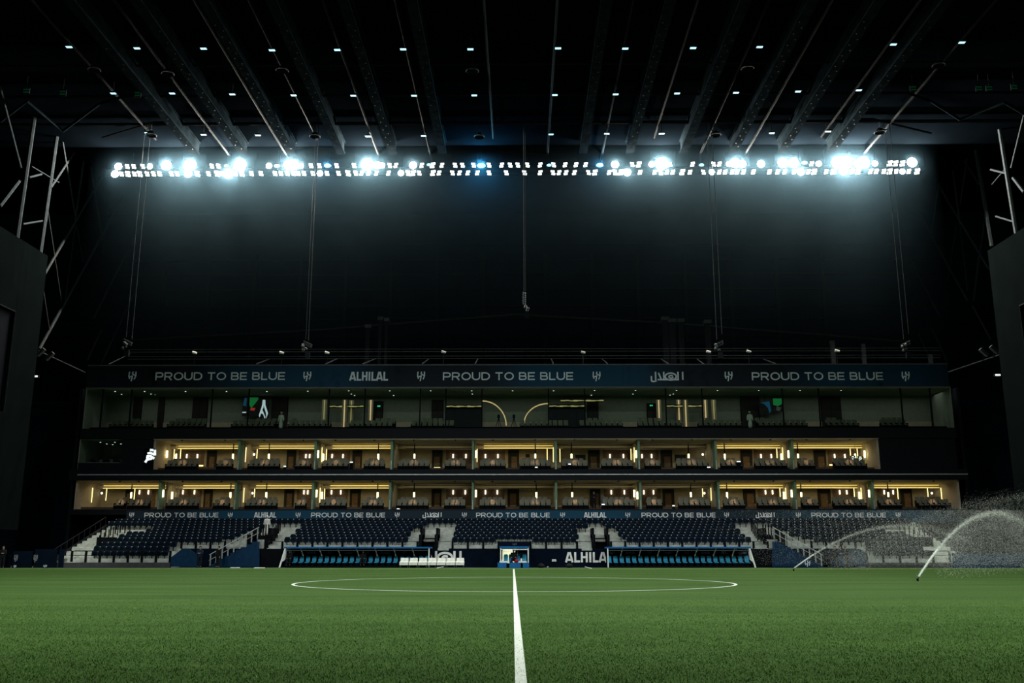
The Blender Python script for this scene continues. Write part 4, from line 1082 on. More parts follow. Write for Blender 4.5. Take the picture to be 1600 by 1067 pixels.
    if ball:
        py_ = 770.5 if lv == 1 else 710; p = at(ball, py_, fitY(ball, py_, 97.8, x0, x1))
        lampthing('globe_lamp', 'small round glowing globe lamp on the wall of the ' + nm, 'lamp', p, [('globe', MB().ball(p, .11, 8, 6), M['sconce']), ('stem', MB().tube(p, p + Vector((0, .5, 0)), .025, 5), M['brass'])], 'globe lamps')
    for (q0, q1, r0, r1) in pics:
        a, b = at(q0, r1, YBK - .08), at(q1, r0, YBK - .08)
        t = thing('framed_picture', 'dark framed picture on the back wall of the ' + nm, 'picture', (a.x, YBK, a.z)); MB().box(a.x, b.x, YBK - .08, YBK - .03, a.z, b.z).obj('frame', M['suitewall'], t)
        MB().box(a.x + .08, b.x - .08, YBK - .1, YBK - .08, a.z + .08, b.z - .08).obj('canvas', M['suitedark'], t)
    if shelf:
        a, b = at(shelf[0], shelf[2] + 1, 96.6), at(shelf[1], shelf[2] - 1, 96.6)
        t = thing('bar_counter', 'dark bar counter with a lit shelf edge in the ' + nm, 'counter', (a.x, 96.6, zf)); MB().box(a.x - .4, b.x + .3, 96.62, 97.2, zf, a.z).obj('cabinet', M['suitewood'], t); MB().box(a.x, b.x, 96.56, 96.62, a.z, b.z).obj('lit_edge', M['strip'], t)
    # room light from the coves and the pendant
    l = bpy.data.lights.new('suite_light', 'AREA'); l.shape = 'RECTANGLE'; l.size = (x1 - x0) * .8; l.size_y = 1.2; l.energy = SUITE_LIT if lit else SUITE_OFF; l.color = (1.0, .79, .50) if lit else (1.0, .82, .56)
    lo = bpy.data.objects.new('suite_light', l); COL.objects.link(lo); lo.location = ((x0 + x1) / 2, 95.9, zc - .12); lo.rotation_euler = (math.radians(12), 0, 0)
    lo.parent = cl; lo.matrix_parent_inverse = Matrix.Translation(cl.location).inverted()
    # front glass and the green fin
    mb = MB(); mb.box(x0 + .1, x1 - .1, YG, YG + .02, zf + .3, zc - .05); struct('window_suite_' + sid, mb, M['glass'])
    if i > 0:
        t = thing('glass_fin', 'upright green glass fin at the %s on its %s side' % (nm, 'left'), 'glass fin', (x0, YF, zf), 'balcony glass fins')
        MB().box(x0 - .11, x0 + .11, YF + .1, YF + 1.25, zf, zc).obj('pane', M['fin'], t)
        MB().box(x0 - .03, x0 + .03, YF + .04, YF + .1, zf, zf + .9).obj('edge_strip', M['rail'], t)
    # chairs in two groups
    dm = (xof(door[0], pm, 94) + xof(door[1], pm, 94)) / 2
    gl, gr_ = (x0 + .45, dm - .55), (dm + .55, x1 - .45)
    if lv == 1 and i == 0: gl = (xof(181, pm, 94), dm + .1); gr_ = (dm + .1, x1 - .9)
    for gi_, (a, b) in enumerate((gl, gr_)):
        side = ('left', 'right')[gi_]; n = min(6, int((b - a) / .52))
        if n < 1: continue
        st = (b - a - n * .52) / 2 + .26
        for k in range(n):
            x = a + st + k * .52
            chair('balcony_chair', x, YF + .55, zf + .03, 'beige front balcony chair %s of the door, %s' % (side, nm), 'front balcony chairs, %s side, %s' % (side, nm))
            if k < n - 1 and k % 2 == 0 or (0 < k < n - 1): chair('balcony_chair', x + .2, YF + 1.5, zf + .3, 'beige back-row balcony chair %s of the door, %s' % (side, nm), 'back balcony chairs, %s side, %s' % (side, nm))
        d = thing('downlight', 'tiny dark ceiling downlight over the %s balcony chairs of the %s' % (side, nm), 'downlight', ((a + b) / 2, YF + .12, zc - .1), 'balcony downlights')
        MB().tube(((a + b) / 2, YF + .12, zc - .16), ((a + b) / 2, YF + .12, zc - .05), .09, 8).obj('can', M['suitedark'], d)
        l = bpy.data.lights.new('downlight_beam', 'SPOT'); l.energy = DOWN; l.spot_size = math.radians(26); l.spot_blend = .9; l.color = (1, .58, .34); l.shadow_soft_size = .05
        lo = bpy.data.objects.new('downlight_beam', l); COL.objects.link(lo); lo.parent = d; lo.location = (0, 0, -.08); lo.rotation_euler = (math.radians(15), 0, 0)
SUITE_LIT, SUITE_OFF, DOWN = 80, 34, 380
s1 = [(1, [218, 232], (194, 206), 205, (144, 166, 210), (), 159), (1, [286, 304], (317, 333), 360, (), (255, 269), None), (1, [475, 481], (443, 460), 416, (381, 397.5), (), 394.5), (1, [518, 532.5], (546, 564), 590, (500, 507), (494.5, 503), None),
      (0, [708, 727], (674, 690), 647, (), (), None), (0, [758.5, 777], (793, 811), 838, (), (743.5,), None), (0, [955, 975.5], (922, 938), 894, (), (991, 996), None), (0, [1006, 1021], (1036, 1053), 1079.5, (1098, 1111), (), 1100.5),
      (1, [1196, 1207], (1162, 1180), 1136, (1219, 1228), (1237, 1225), None), (1, [1312, 1323], (1279, 1297), 1252, (1335, 1346), (1358, 1343), None), (1, [1381.5, 1395.5], (1409, 1424), 1388, (1403, 1450, 1471), (), 1456)]
for i, a in enumerate(s1):
    suite(1, i, COLS1[i], COLS1[i + 1], *a, shelf={8: (1185, 1196, 786), 9: (1302, 1313, 786)}.get(i))
s2 = [(1, [292, 308.5], (322, 339), 364, (272, 282), (261, 275), None), (1, [478, 484], (447, 463), 420, (384, 401.5), (), 397), (1, [519, 536], (550, 566), 591, (503, 510), (497, 505), None), (0, [708, 728], (674.6, 691.6), 647.5, (), (), None),
      (1, [758.5, 778], (794, 811), 836.5, (745.5, 855, 864.5), (744,), None), (0, [953, 974], (919, 937), 893, (875, 986, 991), (994,), None), (0, [1003, 1018], (1033, 1050), 1076, (), (), 1098), (1, [1189, 1205], (1158, 1175), 1132.5, (1214, 1223), (1232, 1221), None),
      (1, [1304, 1320], (1273, 1290), 1247, (1329, 1340), (1351, 1336.5), None)]
for i, a in enumerate(s2):
    suite(2, i, COLS2[i], COLS2[i + 1], *a, pics={5: [(898, 916, 709, 722)], 6: [(1053, 1073, 709, 722)], 4: [(820, 829, 708, 716)]}.get(i, ()), shelf={0: (311, 317.5, 727.5), 7: (1180, 1187, 726.5), 8: (1296, 1308, 726.5), 3: (628 + 50, 688, 731)}.get(i))
# lit tablets left on the balcony fronts
for i, (px, py, w) in enumerate(((549, 722, 5), (445, 728.5, 4), (838, 730, 4), (890, 725, 4), (1154, 721, 6), (1107.5, 730, 5), (622, 795.2, 4), (467.5, 796.5, 6), (579, 797, 4), (624, 796, 3), (942.5, 788, 5), (1052.5, 790, 4))):
    a, b = at(px - w / 2, py + .9, YF + .2), at(px + w / 2, py - .9, YF + .2)
    t = thing('tablet', 'small lit white tablet on the balcony front, %s from the left on the %s balconies' % (ORD[i if i < 6 else i - 6], 'upper' if i < 6 else 'lower'), 'tablet', (a.x, a.y, a.z), 'lit tablets')
    MB().box(a.x, b.x, a.y - .02, a.y, a.z, b.z).obj('screen', M['whitelit'], t); MB().box(a.x - .02, b.x + .02, a.y, a.y + .03, min(a.z, (z2f if i < 6 else z1f) + .02), b.z + .02).obj('case', M['black'], t)

# glass booth left of the upper suites and its lit club sign
a, b = at(123, 723, YF), at(191, 689, YF)
mb = MB(); mb.box(a.x, b.x, 97.5, 97.7, z2f, z2c); mb.box(a.x - .1, a.x, YF, 97.5, z2f, z2c); mb.box(b.x, b.x + .1, YF + .2, 97.5, z2f, z2c); struct('wall_booth', mb, M['clubwall'])
mb = MB(); mb.box(a.x, b.x, YF, 97.5, z2c - .06, z2c); struct('ceiling_booth', mb, M['clubwall'])
mb = MB(); mb.box(a.x, b.x, YF + .05, YF + .07, z2f, z2c); struct('window_booth', mb, M['clubglass'])
mb = MB(); mb.box(a.x, b.x + 3, YF - .12, YF + .06, z2f, a.z); struct('wall_booth_front', mb, M['slab'])
mb = MB(); mb.box(a.x, b.x, YF - .16, YF - .1, a.z - .03, a.z + .04); struct('trim_booth', mb, M['steel'])
for i, (px, w, h) in enumerate(((130, 6, 5), (140, 7, 3), (160, 9, 4), (176, 10, 3))):
    p = at(px, 722, 95); t = thing('desk_console', 'dark console on the desk in the glass booth, %s from the left' % ORD[i], 'console', (p.x, 95, p.z), 'booth consoles'); k = 1 / 15.5
    MB().box(p.x, p.x + w * k, 95, 95.4, z2f, p.z + h * k).obj('body', M['black'], t); MB().prism([Vector((p.x, 95, p.z + h * k)), Vector((p.x + w * k, 95, p.z + h * k)), Vector((p.x + w * k * .8, 95.1, p.z + h * k + .3)), Vector((p.x + w * k * .2, 95.1, p.z + h * k + .3))], (0, .08, 0)).obj('monitor', M['suitedark'], t)
def dots(pts, z, name, lab, grp):
    pr = None
    for i, (px, py) in enumerate(pts):
        p = atZ(px, py, z)
        if p.y < YF + .2: p.x *= (YF + .2) / p.y; p.y = YF + .2
        if p.y > 96.9: p.x *= 96.9 / p.y; p.y = 96.9
        if pr is None:
            pr = thing(name, '', 'downlight'); MB().tube((0, 0, -.05), (0, 0, -.03), .075, 8).obj('lens', M['dot'], pr); MB().tube((0, 0, -.03), (0, 0, .02), .1, 8).obj('rim', M['darkmetal'], pr); c = pr
        else: c = dup(pr, p)
        c.location = p; c['group'] = grp; c['label'] = lab % ORD[i % 25] if '%' in lab else lab
dots([(157, 690.5), (167, 693), (176, 695.5), (179.5, 690.5), (189, 693)], z2c - .06, 'booth_downlight', 'tiny lit downlight in the glass booth ceiling, %s from the left', 'booth downlights')
t = thing('club_sign_or_reflection', 'bright white lit club emblem sign left of the upper suites', 'sign', at(232, 722, YF - .15))
mb = MB()
for st in ([(.15, .0), (.3, .22), (.75, .3)], [(.25, .45), (.6, .5), (.95, .3)], [(.3, .7), (.55, .75), (.9, .62)], [(.5, .98), (.8, .95)], [(.95, .98), (1, .55)], [(.3, .3), (.35, .55)]):
    o = at(224.5, 722.5, YF - .15); h = 1.25
    mb.ribbon([(p[0] * .85, p[1]) for p in st], .17, o, Vector((h, 0, 0)), Vector((0, 0, h)), Vector((0, -.06, 0)))
mb.obj('emblem', M['whitelit'], t); q = at(224, 723, YF - .1); MB().box(q.x, q.x + 1.0, YF - .15, YF - .1, z2f, q.z + 1.4).obj('backing', M['black'], t)
for i, (px, py) in enumerate(((1333, 715.5), (1344.5, 716.5))):  # glowing shapes stand in for reflections of the emblem sign
    t = thing('club_sign_or_reflection', 'small white lit club emblem in the rightmost upper suite, %s one' % ('left', 'right')[i], 'sign', at(px, py, 96)); mb = MB(); o = at(px - 3, py + 3, 96)
    for st in ([(0, 0), (.5, .1), (1, 0)], [(.1, .5), (.6, .4), (.9, .6)], [(.2, .9), (.8, .9)]): mb.ribbon(st, .25, o, Vector((.38, 0, 0)), Vector((0, 0, .38)), Vector((0, -.04, 0)))
    mb.obj('emblem', M['whitelit'], t); MB().box(o.x - .05, o.x + .45, 96.0, 96.05, z2f + .3, o.z + .45).obj('panel', M['black'], t)

# ------------------------------------------------------------------ club level on top
zcl0, zcl1 = zt0, zof(605.3, YFA) + .02
xa, xb = xof(133, 640, YF), xof(1487, 640, YF)
YCB = 98.0
mb = MB(); mb.box(xa, xb, YCB, YCB + .2, zcl0, zcl1 + .4); struct('wall_club_back', mb, M['clubwall'])
mb = MB(); mb.box(xa - .1, xa, YF, YCB, zcl0, zcl1); struct('wall_club_left', mb, M['clubwall'])
mb = MB(); mb.box(xb, xb + .1, YF, YCB, zcl0, zcl1); struct('wall_club_right', mb, M['clubwall'])
mb = MB(); mb.box(xa, xb, YFA + .52, YCB, zcl1, zcl1 + .1); struct('ceiling_club', mb, M['clubwall'])
mb = MB(); mb.box(xa, xb, YF + .05, YF + .07, zcl0, zcl1); struct('window_club', mb, M['clubglass'])
mb = MB()
for px in (158, 203, 330, 387.5, 513.5, 569.5, 656, 696.5, 753, 857, 914, 1041, 1098, 1224, 1281, 1410, 1456):
    x = xof(px, 640, YF); mb.box(x - .05, x + .05, YF, YF + .2, zcl0, zcl1)
struct('trim_club_mullions', mb, M['black'])
mb = MB(); mb.box(xa, xb, YCB - .1, YCB, zcl0, zcl0 + 1.3); struct('trim_club_wainscot', mb, M['suitewall'])
for i, (x0, x1, y0) in enumerate(((207, 222, 619), (246, 257, 619), (300, 325, 616), (424, 450, 616), (580, 598, 628), (675, 692, 626), (919, 934, 626), (1012, 1026, 631), (1159, 1185.5, 615), (1285, 1312, 614))):
    a, b = at(x0, 656, YCB - .15), at(x1, y0, YCB - .15)
    t = thing('dark_doorway', 'tall dark double doorway in the club level back wall, %s from the left' % ORD[i], 'door', (a.x, YCB, zcl0), 'club doorways')
    w = b.x - a.x; MB().box(a.x, a.x + w * .48, YCB - .15, YCB - .1, zcl0, b.z).obj('door_leaf', M['suitedark'], t); MB().box(a.x + w * .5, b.x, YCB - .15, YCB - .1, zcl0, b.z).obj('door_leaf', M['suitedark'], t); MB().box(a.x - .06, b.x + .06, YCB - .1, YCB - .02, zcl0, b.z + .08).obj('door_frame', M['black'], t)
for i, (px, y0, y1, m) in enumerate(((506, 625, 655, 'golddim'), (537, 625, 670, 'gold'), (548, 626, 660, 'golddim'), (578.5, 625, 660, 'gold'), (1030, 625, 653, 'gold'), (1061.5, 625, 659, 'gold'), (1072.5, 625, 670, 'gold'), (1103, 625, 657, 'gold'), (1116, 625, 655, 'golddim'))):
    y = 94.5 if y1 > 665 else 97.0; p, q = at(px, y1, y), at(px, y0, y); lo = max(p.z, zcl0)
    t = thing('gold_light_column', 'vertical gold light line on a club level column, %s from the left' % ORD[i], 'light strip', (p.x, y, lo), 'gold column lights'); MB().box(p.x - .06, p.x + .06, y - .04, y, lo, q.z).obj('led', M[m], t); MB().box(p.x - .25, p.x + .25, y, y + .1, zcl0, q.z + .05).obj('column_panel', M['suitewall'], t)
for i, (x0, x1, py) in enumerate(((513.5, 568, 635), (697, 752, 635), (858, 914, 634.5), (876, 943, 626), (1042, 1098, 634.5))):
    p, q = at(x0, py + .8, 96.5), at(x1, py - .8, 96.5)
    t = thing('gold_shelf_light', 'wavy horizontal gold light line inside the club level, %s from the left' % ORD[i], 'light strip', (p.x, 96.5, p.z), 'gold shelf lights')
    mb = MB(); n = 10
    for k in range(n): f0, f1 = k / n, (k + 1) / n; mb.box(p.x + (q.x - p.x) * f0, p.x + (q.x - p.x) * f1, 96.45, 96.5, p.z + .03 * math.sin(k * 1.7), q.z + .03 * math.sin(k * 2.3))
    mb.obj('led', M['golddim'], t); MB().box(p.x, q.x, 96.5, 96.9, p.z - .05, q.z + .12).obj('shelf', M['suitedark'], t)
    if i in (1, 2): MB().box(p.x, q.x, 96.9, 97, zcl0, p.z - .05).obj('bar_back', M['darkmetal'], t)
for i, P in enumerate(([(754 + 37 * math.sin(a), 665 - 38.5 * math.cos(a)) for a in [k * math.pi / 22 for k in range(12)]], [(857 - 38 * math.sin(a), 661.5 - 31 * math.cos(a)) for a in [k * math.pi / 22 for k in range(12)]])):
    pts = [at(px, py, 95.5) for px, py in P]
    t = thing('gold_arch_light', 'glowing gold quarter arch of light in the middle of the club level, %s one' % ('left', 'right')[i], 'light strip', pts[-1]); MB().path(pts, .055, 6).obj('led', M['gold'], t); MB().path([p + Vector((0, .12, 0)) for p in pts], .09, 6).obj('channel', M['brass'], t)
for i, (px, py) in enumerate(((242.5, 616, ), (566.5, 614.5), (592, 634.5), (1017.5, 633.5), (1057, 614))):
    p = at(px, py, 96.4); t = thing('exit_sign', 'tiny green lit exit sign in the club level, %s from the left' % ORD[i], 'sign', p, 'club exit signs'); w = .06 if i in (0, 1, 4) else .14
    MB().box(p.x - w, p.x - w * .1, p.y - .03, p.y, p.z - .07, p.z + .07).box(p.x + w * .2, p.x + w, p.y - .03, p.y, p.z - .07, p.z + .07).obj('symbol', M['green'], t); MB().box(p.x - w - .04, p.x + w + .04, p.y, p.y + .04, p.z - .1, p.z + .1).obj('plate', M['black'], t); MB().tube(p + Vector((0, .02, .1)), (p.x, p.y + .02, zcl1), .015, 4).obj('drop_rod', M['black'], t)
dots([(180, 611), (190, 615.5), (226, 611), (236, 615), (290, 611), (354, 611), (417, 611), (481, 610.5), (545, 610), (549, 615), (554, 620), (609, 610), (615, 619), (673, 610), (737, 610), (738, 615), (801, 610), (865, 610), (924, 620), (929, 609.5), (989, 615), (993, 609.5), (1047, 620), (1052, 615), (1121, 609.5)],
     zcl1, 'ceiling_downlight', 'tiny lit downlight in the club level ceiling, %s from the left', 'club downlights')
dots([(1057, 609.5), (1185.5, 609.5), (1250, 609.5), (1314, 609.5)], zcl1, 'ceiling_downlight', 'tiny lit downlight in the club level ceiling, %s beyond the Arabic wordmark', 'club downlights')
# screens on the club wall
def screen(px0, px1, py0, py1, name, lab, strokes):
    a, b = at(px0, py1, 97.2), at(px1, py0, 97.2); t = thing(name, lab, 'screen', (a.x, 97.2, a.z))
    MB().box(a.x, b.x, 97.2, 97.3, a.z, b.z).obj('panel', M['suitedark'], t); MB().tube(((a.x + b.x) / 2, 97.28, b.z), ((a.x + b.x) / 2, 97.28, zcl1), .03, 4).obj('ceiling_mount', M['black'], t)
    for nm, mm, P in strokes:
        mb = MB(); mb.prism([Vector((a.x + (b.x - a.x) * u, 97.2, a.z + (b.z - a.z) * v)) for u, v in P], (0, -.03, 0)); mb.obj(nm, M[mm], t)
M['scrgreen'] = mat('screen_green', (0, .2, .05), emit=(.02, .28, .07), estr=.3, var=0)
M['scrblue'] = mat('screen_blue', (0, .1, .2), emit=(.03, .14, .3), estr=.18, var=0)
M['scrred'] = mat('screen_red', (.3, .02, .02), emit=(.6, .05, .04), estr=.4, var=0)
M['scrwhite'] = mat('screen_white', (.8, .85, .9), emit=(.55, .68, .8), estr=.6, var=0)
screen(378, 405, 620, 650, 'wall_screen', 'colourful screen with blue, green and red patches at the club level left end', [('blue_patch', 'scrblue', [(.02, .55), (.22, .5), (.26, .95), (.1, .95)]), ('green_patch', 'scrgreen', [(.4, .62), (.55, .4), (.95, .85), (.95, .97), (.35, .97)]), ('red_patch', 'scrred', [(.5, .3), (.75, .28), (.8, .42), (.52, .42)]), ('white_patch', 'scrwhite', [(.02, .16), (.25, .16), (.25, .22), (.02, .22)])])
screen(402.5, 421, 623, 655.5, 'emblem_screen', 'screen with pale flowing striped emblem at the club level left end', [('stripe', 'scrwhite', [(.38, .95), (.62, .95), (.66, .7), (.34, .62)]), ('stripe', 'scrwhite', [(.1, .2), (.18, .1), (.5, .62), (.34, .66)]), ('stripe', 'scrwhite', [(.5, .66), (.66, .7), (.95, .3), (.8, .05), (.76, .3)]), ('stripe', 'scrwhite', [(.3, .3), (.42, .45), (.72, .12), (.66, .02), (.5, .25)])])
screen(1187, 1205, 627, 648, 'wall_screen', 'dim screen with one pale blue curved patch at the club level right part', [('blue_patch', 'scrblue', [(.1, .9), (.85, 1), (.95, .3), (.8, .1), (.7, .5), (.4, .8)])])
screen(1208, 1223, 622, 643, 'wall_screen', 'dim screen with green patch and pale mark at the club level right part', [('green_patch', 'scrgreen', [(.05, .5), (.5, .4), (.95, .6), (.95, .97), (.05, .97)]), ('pale_mark', 'letterdim', [(.3, .1), (.6, .02), (.8, .3), (.35, .4)])])
# club chairs: groups of front and back rows
for gi_, (x0, x1, x2, x3) in enumerate(((172, 241, 200, 224), (262, 328, 272, 330), (362, 432, 398, 440), (450, 522, 455, 470), (546, 618, 585, 622), (642, 712, 650, 695), (812, 896, 0, 0), (905, 976, 918, 945), (996, 1066, 996, 1030), (1090, 1160, 1094, 1112), (1184, 1262, 1180, 1200), (1290, 1345, 1292, 1314), (1375, 1425, 1378, 1416))):
    for row, (a, b) in enumerate(((x0, x1), (x2, x3))):
        if a == b: continue
        p, q = xof(a, 660, YF + .8 + row), xof(b, 660, YF + .8 + row); n = int((q - p) / .54)
        for k in range(n):
            chair('club_chair', p + .27 + k * .54, YF + .8 + row, zcl0 + row * .35, 'pale padded club level chair in the %s row, %s chair group from the left' % (('front', 'raised back')[row], ORD[gi_]), 'club chairs, %s row, %s group' % (('front', 'back')[row], ORD[gi_]))
for i, y in enumerate((YF + 1.4,)):
    mb = MB(); mb.box(xa, xb, y, y + 1.0, zcl0, zcl0 + .35); struct('floor_club_step', mb, M['black'])
for i, px in enumerate((785 - 6, 803)):
    p = at(px, 668, 94); t = thing('camera_tripod', 'dark camera on a tripod in the club level, %s' % ('under the left gold arch', 'between the two gold arches')[i], 'camera', (p.x, 94, zcl0))
    for dx, dy in ((-.35, 0), (.35, 0), (0, .4)): MB().tube((p.x + dx, 94 + dy, zcl0), (p.x, 94, zcl0 + 1.2), .03, 5).obj('leg', M['black'], t)
    MB().box(p.x - .13, p.x + .13, 93.85, 94.2, zcl0 + 1.2, zcl0 + 1.5).obj('camera_body', M['black'], t); MB().tube((p.x, 93.85, zcl0 + 1.35), (p.x, 93.7, zcl0 + 1.35), .07, 8).obj('lens_barrel', M['darkmetal'], t)
cl_ = bpy.data.lights.new('club_glow', 'AREA'); cl_.shape = 'RECTANGLE'; cl_.size = 83; cl_.size_y = 2; cl_.energy = 300; cl_.color = (.95, 1.0, .9)
co = bpy.data.objects.new('club_glow', cl_); COL.objects.link(co); co.location = (1, 95.6, zcl1 - .15)

# ================================================================== DUGOUTS
def dug_seat():
    r = thing('dugout_chair', '', 'seat'); r.scale = (.84, 1, .76)
    mb = MB()
    P = [(.02, .0), (.16, .06), (.2, .45), (.14, .62)]
    for (w0, y0, z0), (w1, y1, z1) in zip(((.17, .22, .38), (.2, .27, .5), (.21, .36, .85), (.2, .40, 1.0)), ((.2, .27, .5), (.21, .36, .85), (.2, .40, 1.0), (.13, .42, 1.1))):
        mb.prism([Vector((-w0, y0, z0)), Vector((w0, y0, z0)), Vector((w1, y1, z1)), Vector((-w1, y1, z1))], (0, .08, 0))
    mb.obj('backrest', M['cyan'], r)
    mb = MB(); mb.prism([Vector((-.2, -.2, .34)), Vector((.2, -.2, .34)), Vector((.2, .24, .32)), Vector((-.2, .24, .32))], (0, 0, .1)); mb.obj('cushion', M['cyan'], r)
    mb = MB(); mb.box(-.12, .12, -.1, .2, .0, .33); mb.obj('base', M['black'], r)
    return r
DS = None
for s in (-1, 1):
    nm = 'left' if s < 0 else 'right'
    p0, p1 = (441, 671.5) if s < 0 else (944.5, 1178)
    ya, yb = 81.9, 83.9
    a, b = at(p0 + 5, 855, ya), at(p1 - 1 if s < 0 else p1 - 7, 855, ya)
    x0, x1 = a.x, b.x; zt_ = at(500, 856.8, ya).z
    t = thing('dugout', 'long team dugout with blue roof edge and white posts, %s of the officials booth' % nm, 'dugout', ((x0 + x1) / 2, ya, 0))
    MB().box(x0 - .1, x1 + .1, ya - .05, yb, zt_, zt_ + .13).obj('roof', M['bluebright'], t)
    MB().box(x0, x1, yb - .1, yb, 0.1, zt_).obj('back_wall', M['navy'], t)
    MB().box(x0, x1, ya + .1, yb, 0, .12).obj('floor_deck', M['black'], t)
    MB().box(x0, x1, ya + .1, ya + .16, zt_ - .18, zt_ - .13).obj('front_tube', M['steel'], t)
    for e, xx in ((-1, x0), (1, x1)):
        if (s < 0) == (e < 0):
            f = MB(); f.bar((xx, ya, zt_), (xx + e * .32, ya - .4, 0), .12, .1); f.bar((xx + e * .02, ya + .5, zt_), (xx + e * .1, ya + .2, .65), .12, .14); f.bar((xx + e * .1, ya + .2, .65), (xx + e * .25, ya - .2, .45), .1, .08); f.obj('end_frame', M['white'], t)
        else: MB().bar((xx, ya, zt_), (xx + .0, ya - .1, 0), .09, .09).obj('end_frame', M['white'], t)
    posts = (472, 501, 530, 559, 588, 617, 646) if s < 0 else (971, 1000, 1029, 1058, 1087.5, 1116.5, 1146)
    for px in posts:
        q = at(px, 860, ya + .5); MB().bar((q.x - .07 * -s, ya + .2, zt_), (q.x + .05 * -s, ya + .9, .95), .06, .08).obj('post', M['white'], t)
    # marks on the dark back wall
    xs = [458, 487, 516, 545, 574, 602, 632] if s < 0 else [957, 985, 1015, 1044, 1073, 1102, 1131, 1160]
    mb = MB(); me_ = MB()
    for k, px in enumerate(xs):
        if k % 2 == 0: write(me_, '', px - 3, px + 3, 861, 866, yb - .12, 'emb', w=.13)
        elif k % 4 == 1: write(mb, 'ALHILAL', px - 7, px + 7, 861.5, 865, yb - .12, 'bold')
        else: write(mb, '', px - 6.5, px + 6.5, 861.5, 865, yb - .12, 'arab')
    mb.obj('word_lettering', M['letterdim'], t); me_.obj('emblem_lettering', M['letterdim'], t)
    # seats
    if s < 0: xs = [450.5 + i * 9.83 for i in range(23)]
    else: xs = [952.5 + i * 9.8 for i in range(23)]
    for i, px in enumerate(xs):
        p = Vector((xof(px, 875, 82.9), 82.9, .12)); lb = 'bright blue padded dugout seat, %s from the left in the %s dugout' % (ORD[i], nm)
        if DS is None: DS = dug_seat(); DS.location = p; DS['label'] = lb; DS['group'] = 'dugout seats'
        else: dup(DS, p, lb, 'dugout seats')
# ------------------------------------------------------------------ officials' booth on the halfway line
ya = 80.6
bt = thing('officials_booth', 'small open officials booth with white frame and blue base on the halfway line', 'booth', at(804, 885, ya))
def bb(x0, x1, y0, y1, Ya, Yb, m, name, par=bt):
    p, q = at(x0, y1, Ya), at(x1, y0, Ya); return MB().box(p.x, q.x, Ya, Yb, p.z, q.z).obj(name, M[m], par)
bb(781, 826.5, 853.5, 856.5, ya, ya + 2.2, 'bluebright', 'roof')
for x in (781.5, 824.5): bb(x, x + 1.7, 856.5, 879, ya, ya + .1, 'white', 'post')
bb(808, 809.3, 856.5, 868, ya + .6, ya + .7, 'steel', 'mid_post')
bb(783, 825, 857.8, 859, ya, ya + .08, 'white', 'cross_tube')
bb(780.5, 796, 876.5, 879, ya - .1, ya + .6, 'white', 'table_top'); bb(809, 823, 876.5, 879, ya - .1, ya + .6, 'white', 'table_top')
for x0, x1 in ((777.5, 791.2), (796, 813.5), (817, 826.8)): 
    p, q = at(x0, 887, ya - .5), at(x1, 879, ya - .5); MB().box(p.x, q.x, ya - .5, ya + .3, 0, q.z).obj('base_box', M['bluebright'], bt)
for x0, x1 in ((791.2, 796), (813.5, 817)):
    p, q = at(x0, 887, ya - .3), at(x1, 880, ya - .3); MB().box(p.x, q.x, ya - .3, ya + .2, 0, q.z).obj('gap_panel', M['black'], bt)
cp = thing('entrance_canopy', 'dark navy canopy hood on the wall above the officials booth', 'canopy', at(803, 855, 84)); bb(779, 827.5, 846, 853.5, 83.2, 84.2, 'navy', 'hood', cp); bb(779, 827.5, 853, 854, 83.15, 84.2, 'blue', 'edge', cp)
mb = MB(); write(mb, '', 801, 807, 848.5, 852, 83.18, 'emb'); mb.obj('emblem', M['letterdim'], cp)
for i, px in enumerate((790.5, 798, 809.5, 819.5)):
    p = Vector((xof(px, 870, 81.6), 81.6, .25)); dup(DS, p, 'bright blue padded seat inside the officials booth, %s from the left' % ORD[i], 'booth seats')
for i, px in enumerate((785.5, 814.5)):
    p = at(px, 876.5, ya + .2); t = thing('water_bottle', 'small white bottle on the officials booth table, %s one' % ('left', 'right')[i], 'bottle', p); MB().tube(p, p + Vector((0, 0, .16)), .07, 8).obj('body', M['white'], t); MB().tube(p + Vector((0, 0, .16)), p + Vector((0, 0, .23)), .03, 6).obj('cap', M['whiteplastic'], t)
p = at(807, 879, ya - .2); t = thing('red_bag', 'small red bag on the blue base of the officials booth', 'bag', p); MB().ball(p + Vector((0, 0, .15)), .17, 8, 6, .9).obj('body', M['red'], t); MB().path([p + Vector((-.1, 0, .28)), p + Vector((0, 0, .36)), p + Vector((.1, 0, .28))], .015, 4).obj('handle', M['black'], t)
# ------------------------------------------------------------------ white chairs
def white_chair():
    r = thing('white_chair', '', 'chair')
    MB().prism([Vector((-.33, .2, .5)), Vector((.33, .2, .5)), Vector((.31, .32, .8)), Vector((-.31, .32, .8))], (0, .05, 0)).obj('backrest', M['whiteplastic'], r)
    MB().prism([Vector((-.36, -.25, .38)), Vector((.36, -.25, .38)), Vector((.35, .22, .45)), Vector((-.35, .22, .45))], (0, 0, .07)).obj('seat', M['whiteplastic'], r)
    MB().box(-.36, .36, -.28, -.22, .22, .40).obj('front_apron', M['whiteplastic'], r)
    for x in (-.31, .31):
        for y in (-.22, .25): MB().tube((x, y, 0), (x, y, .42), .02, 5).obj('leg', M['steel'], r)
    return r
wc = None
for i in range(7):
    p = Vector((xof(631.5 + i * 14.55, 880, 80.9), 80.9, 0)); lb = 'white plastic chair on the pitch edge, %s from the left in the line of seven' % ORD[i]
    if wc is None: wc = white_chair(); wc.location = p; wc['label'] = lb; wc['group'] = 'white chairs'
    else: dup(wc, p, lb, 'white chairs')
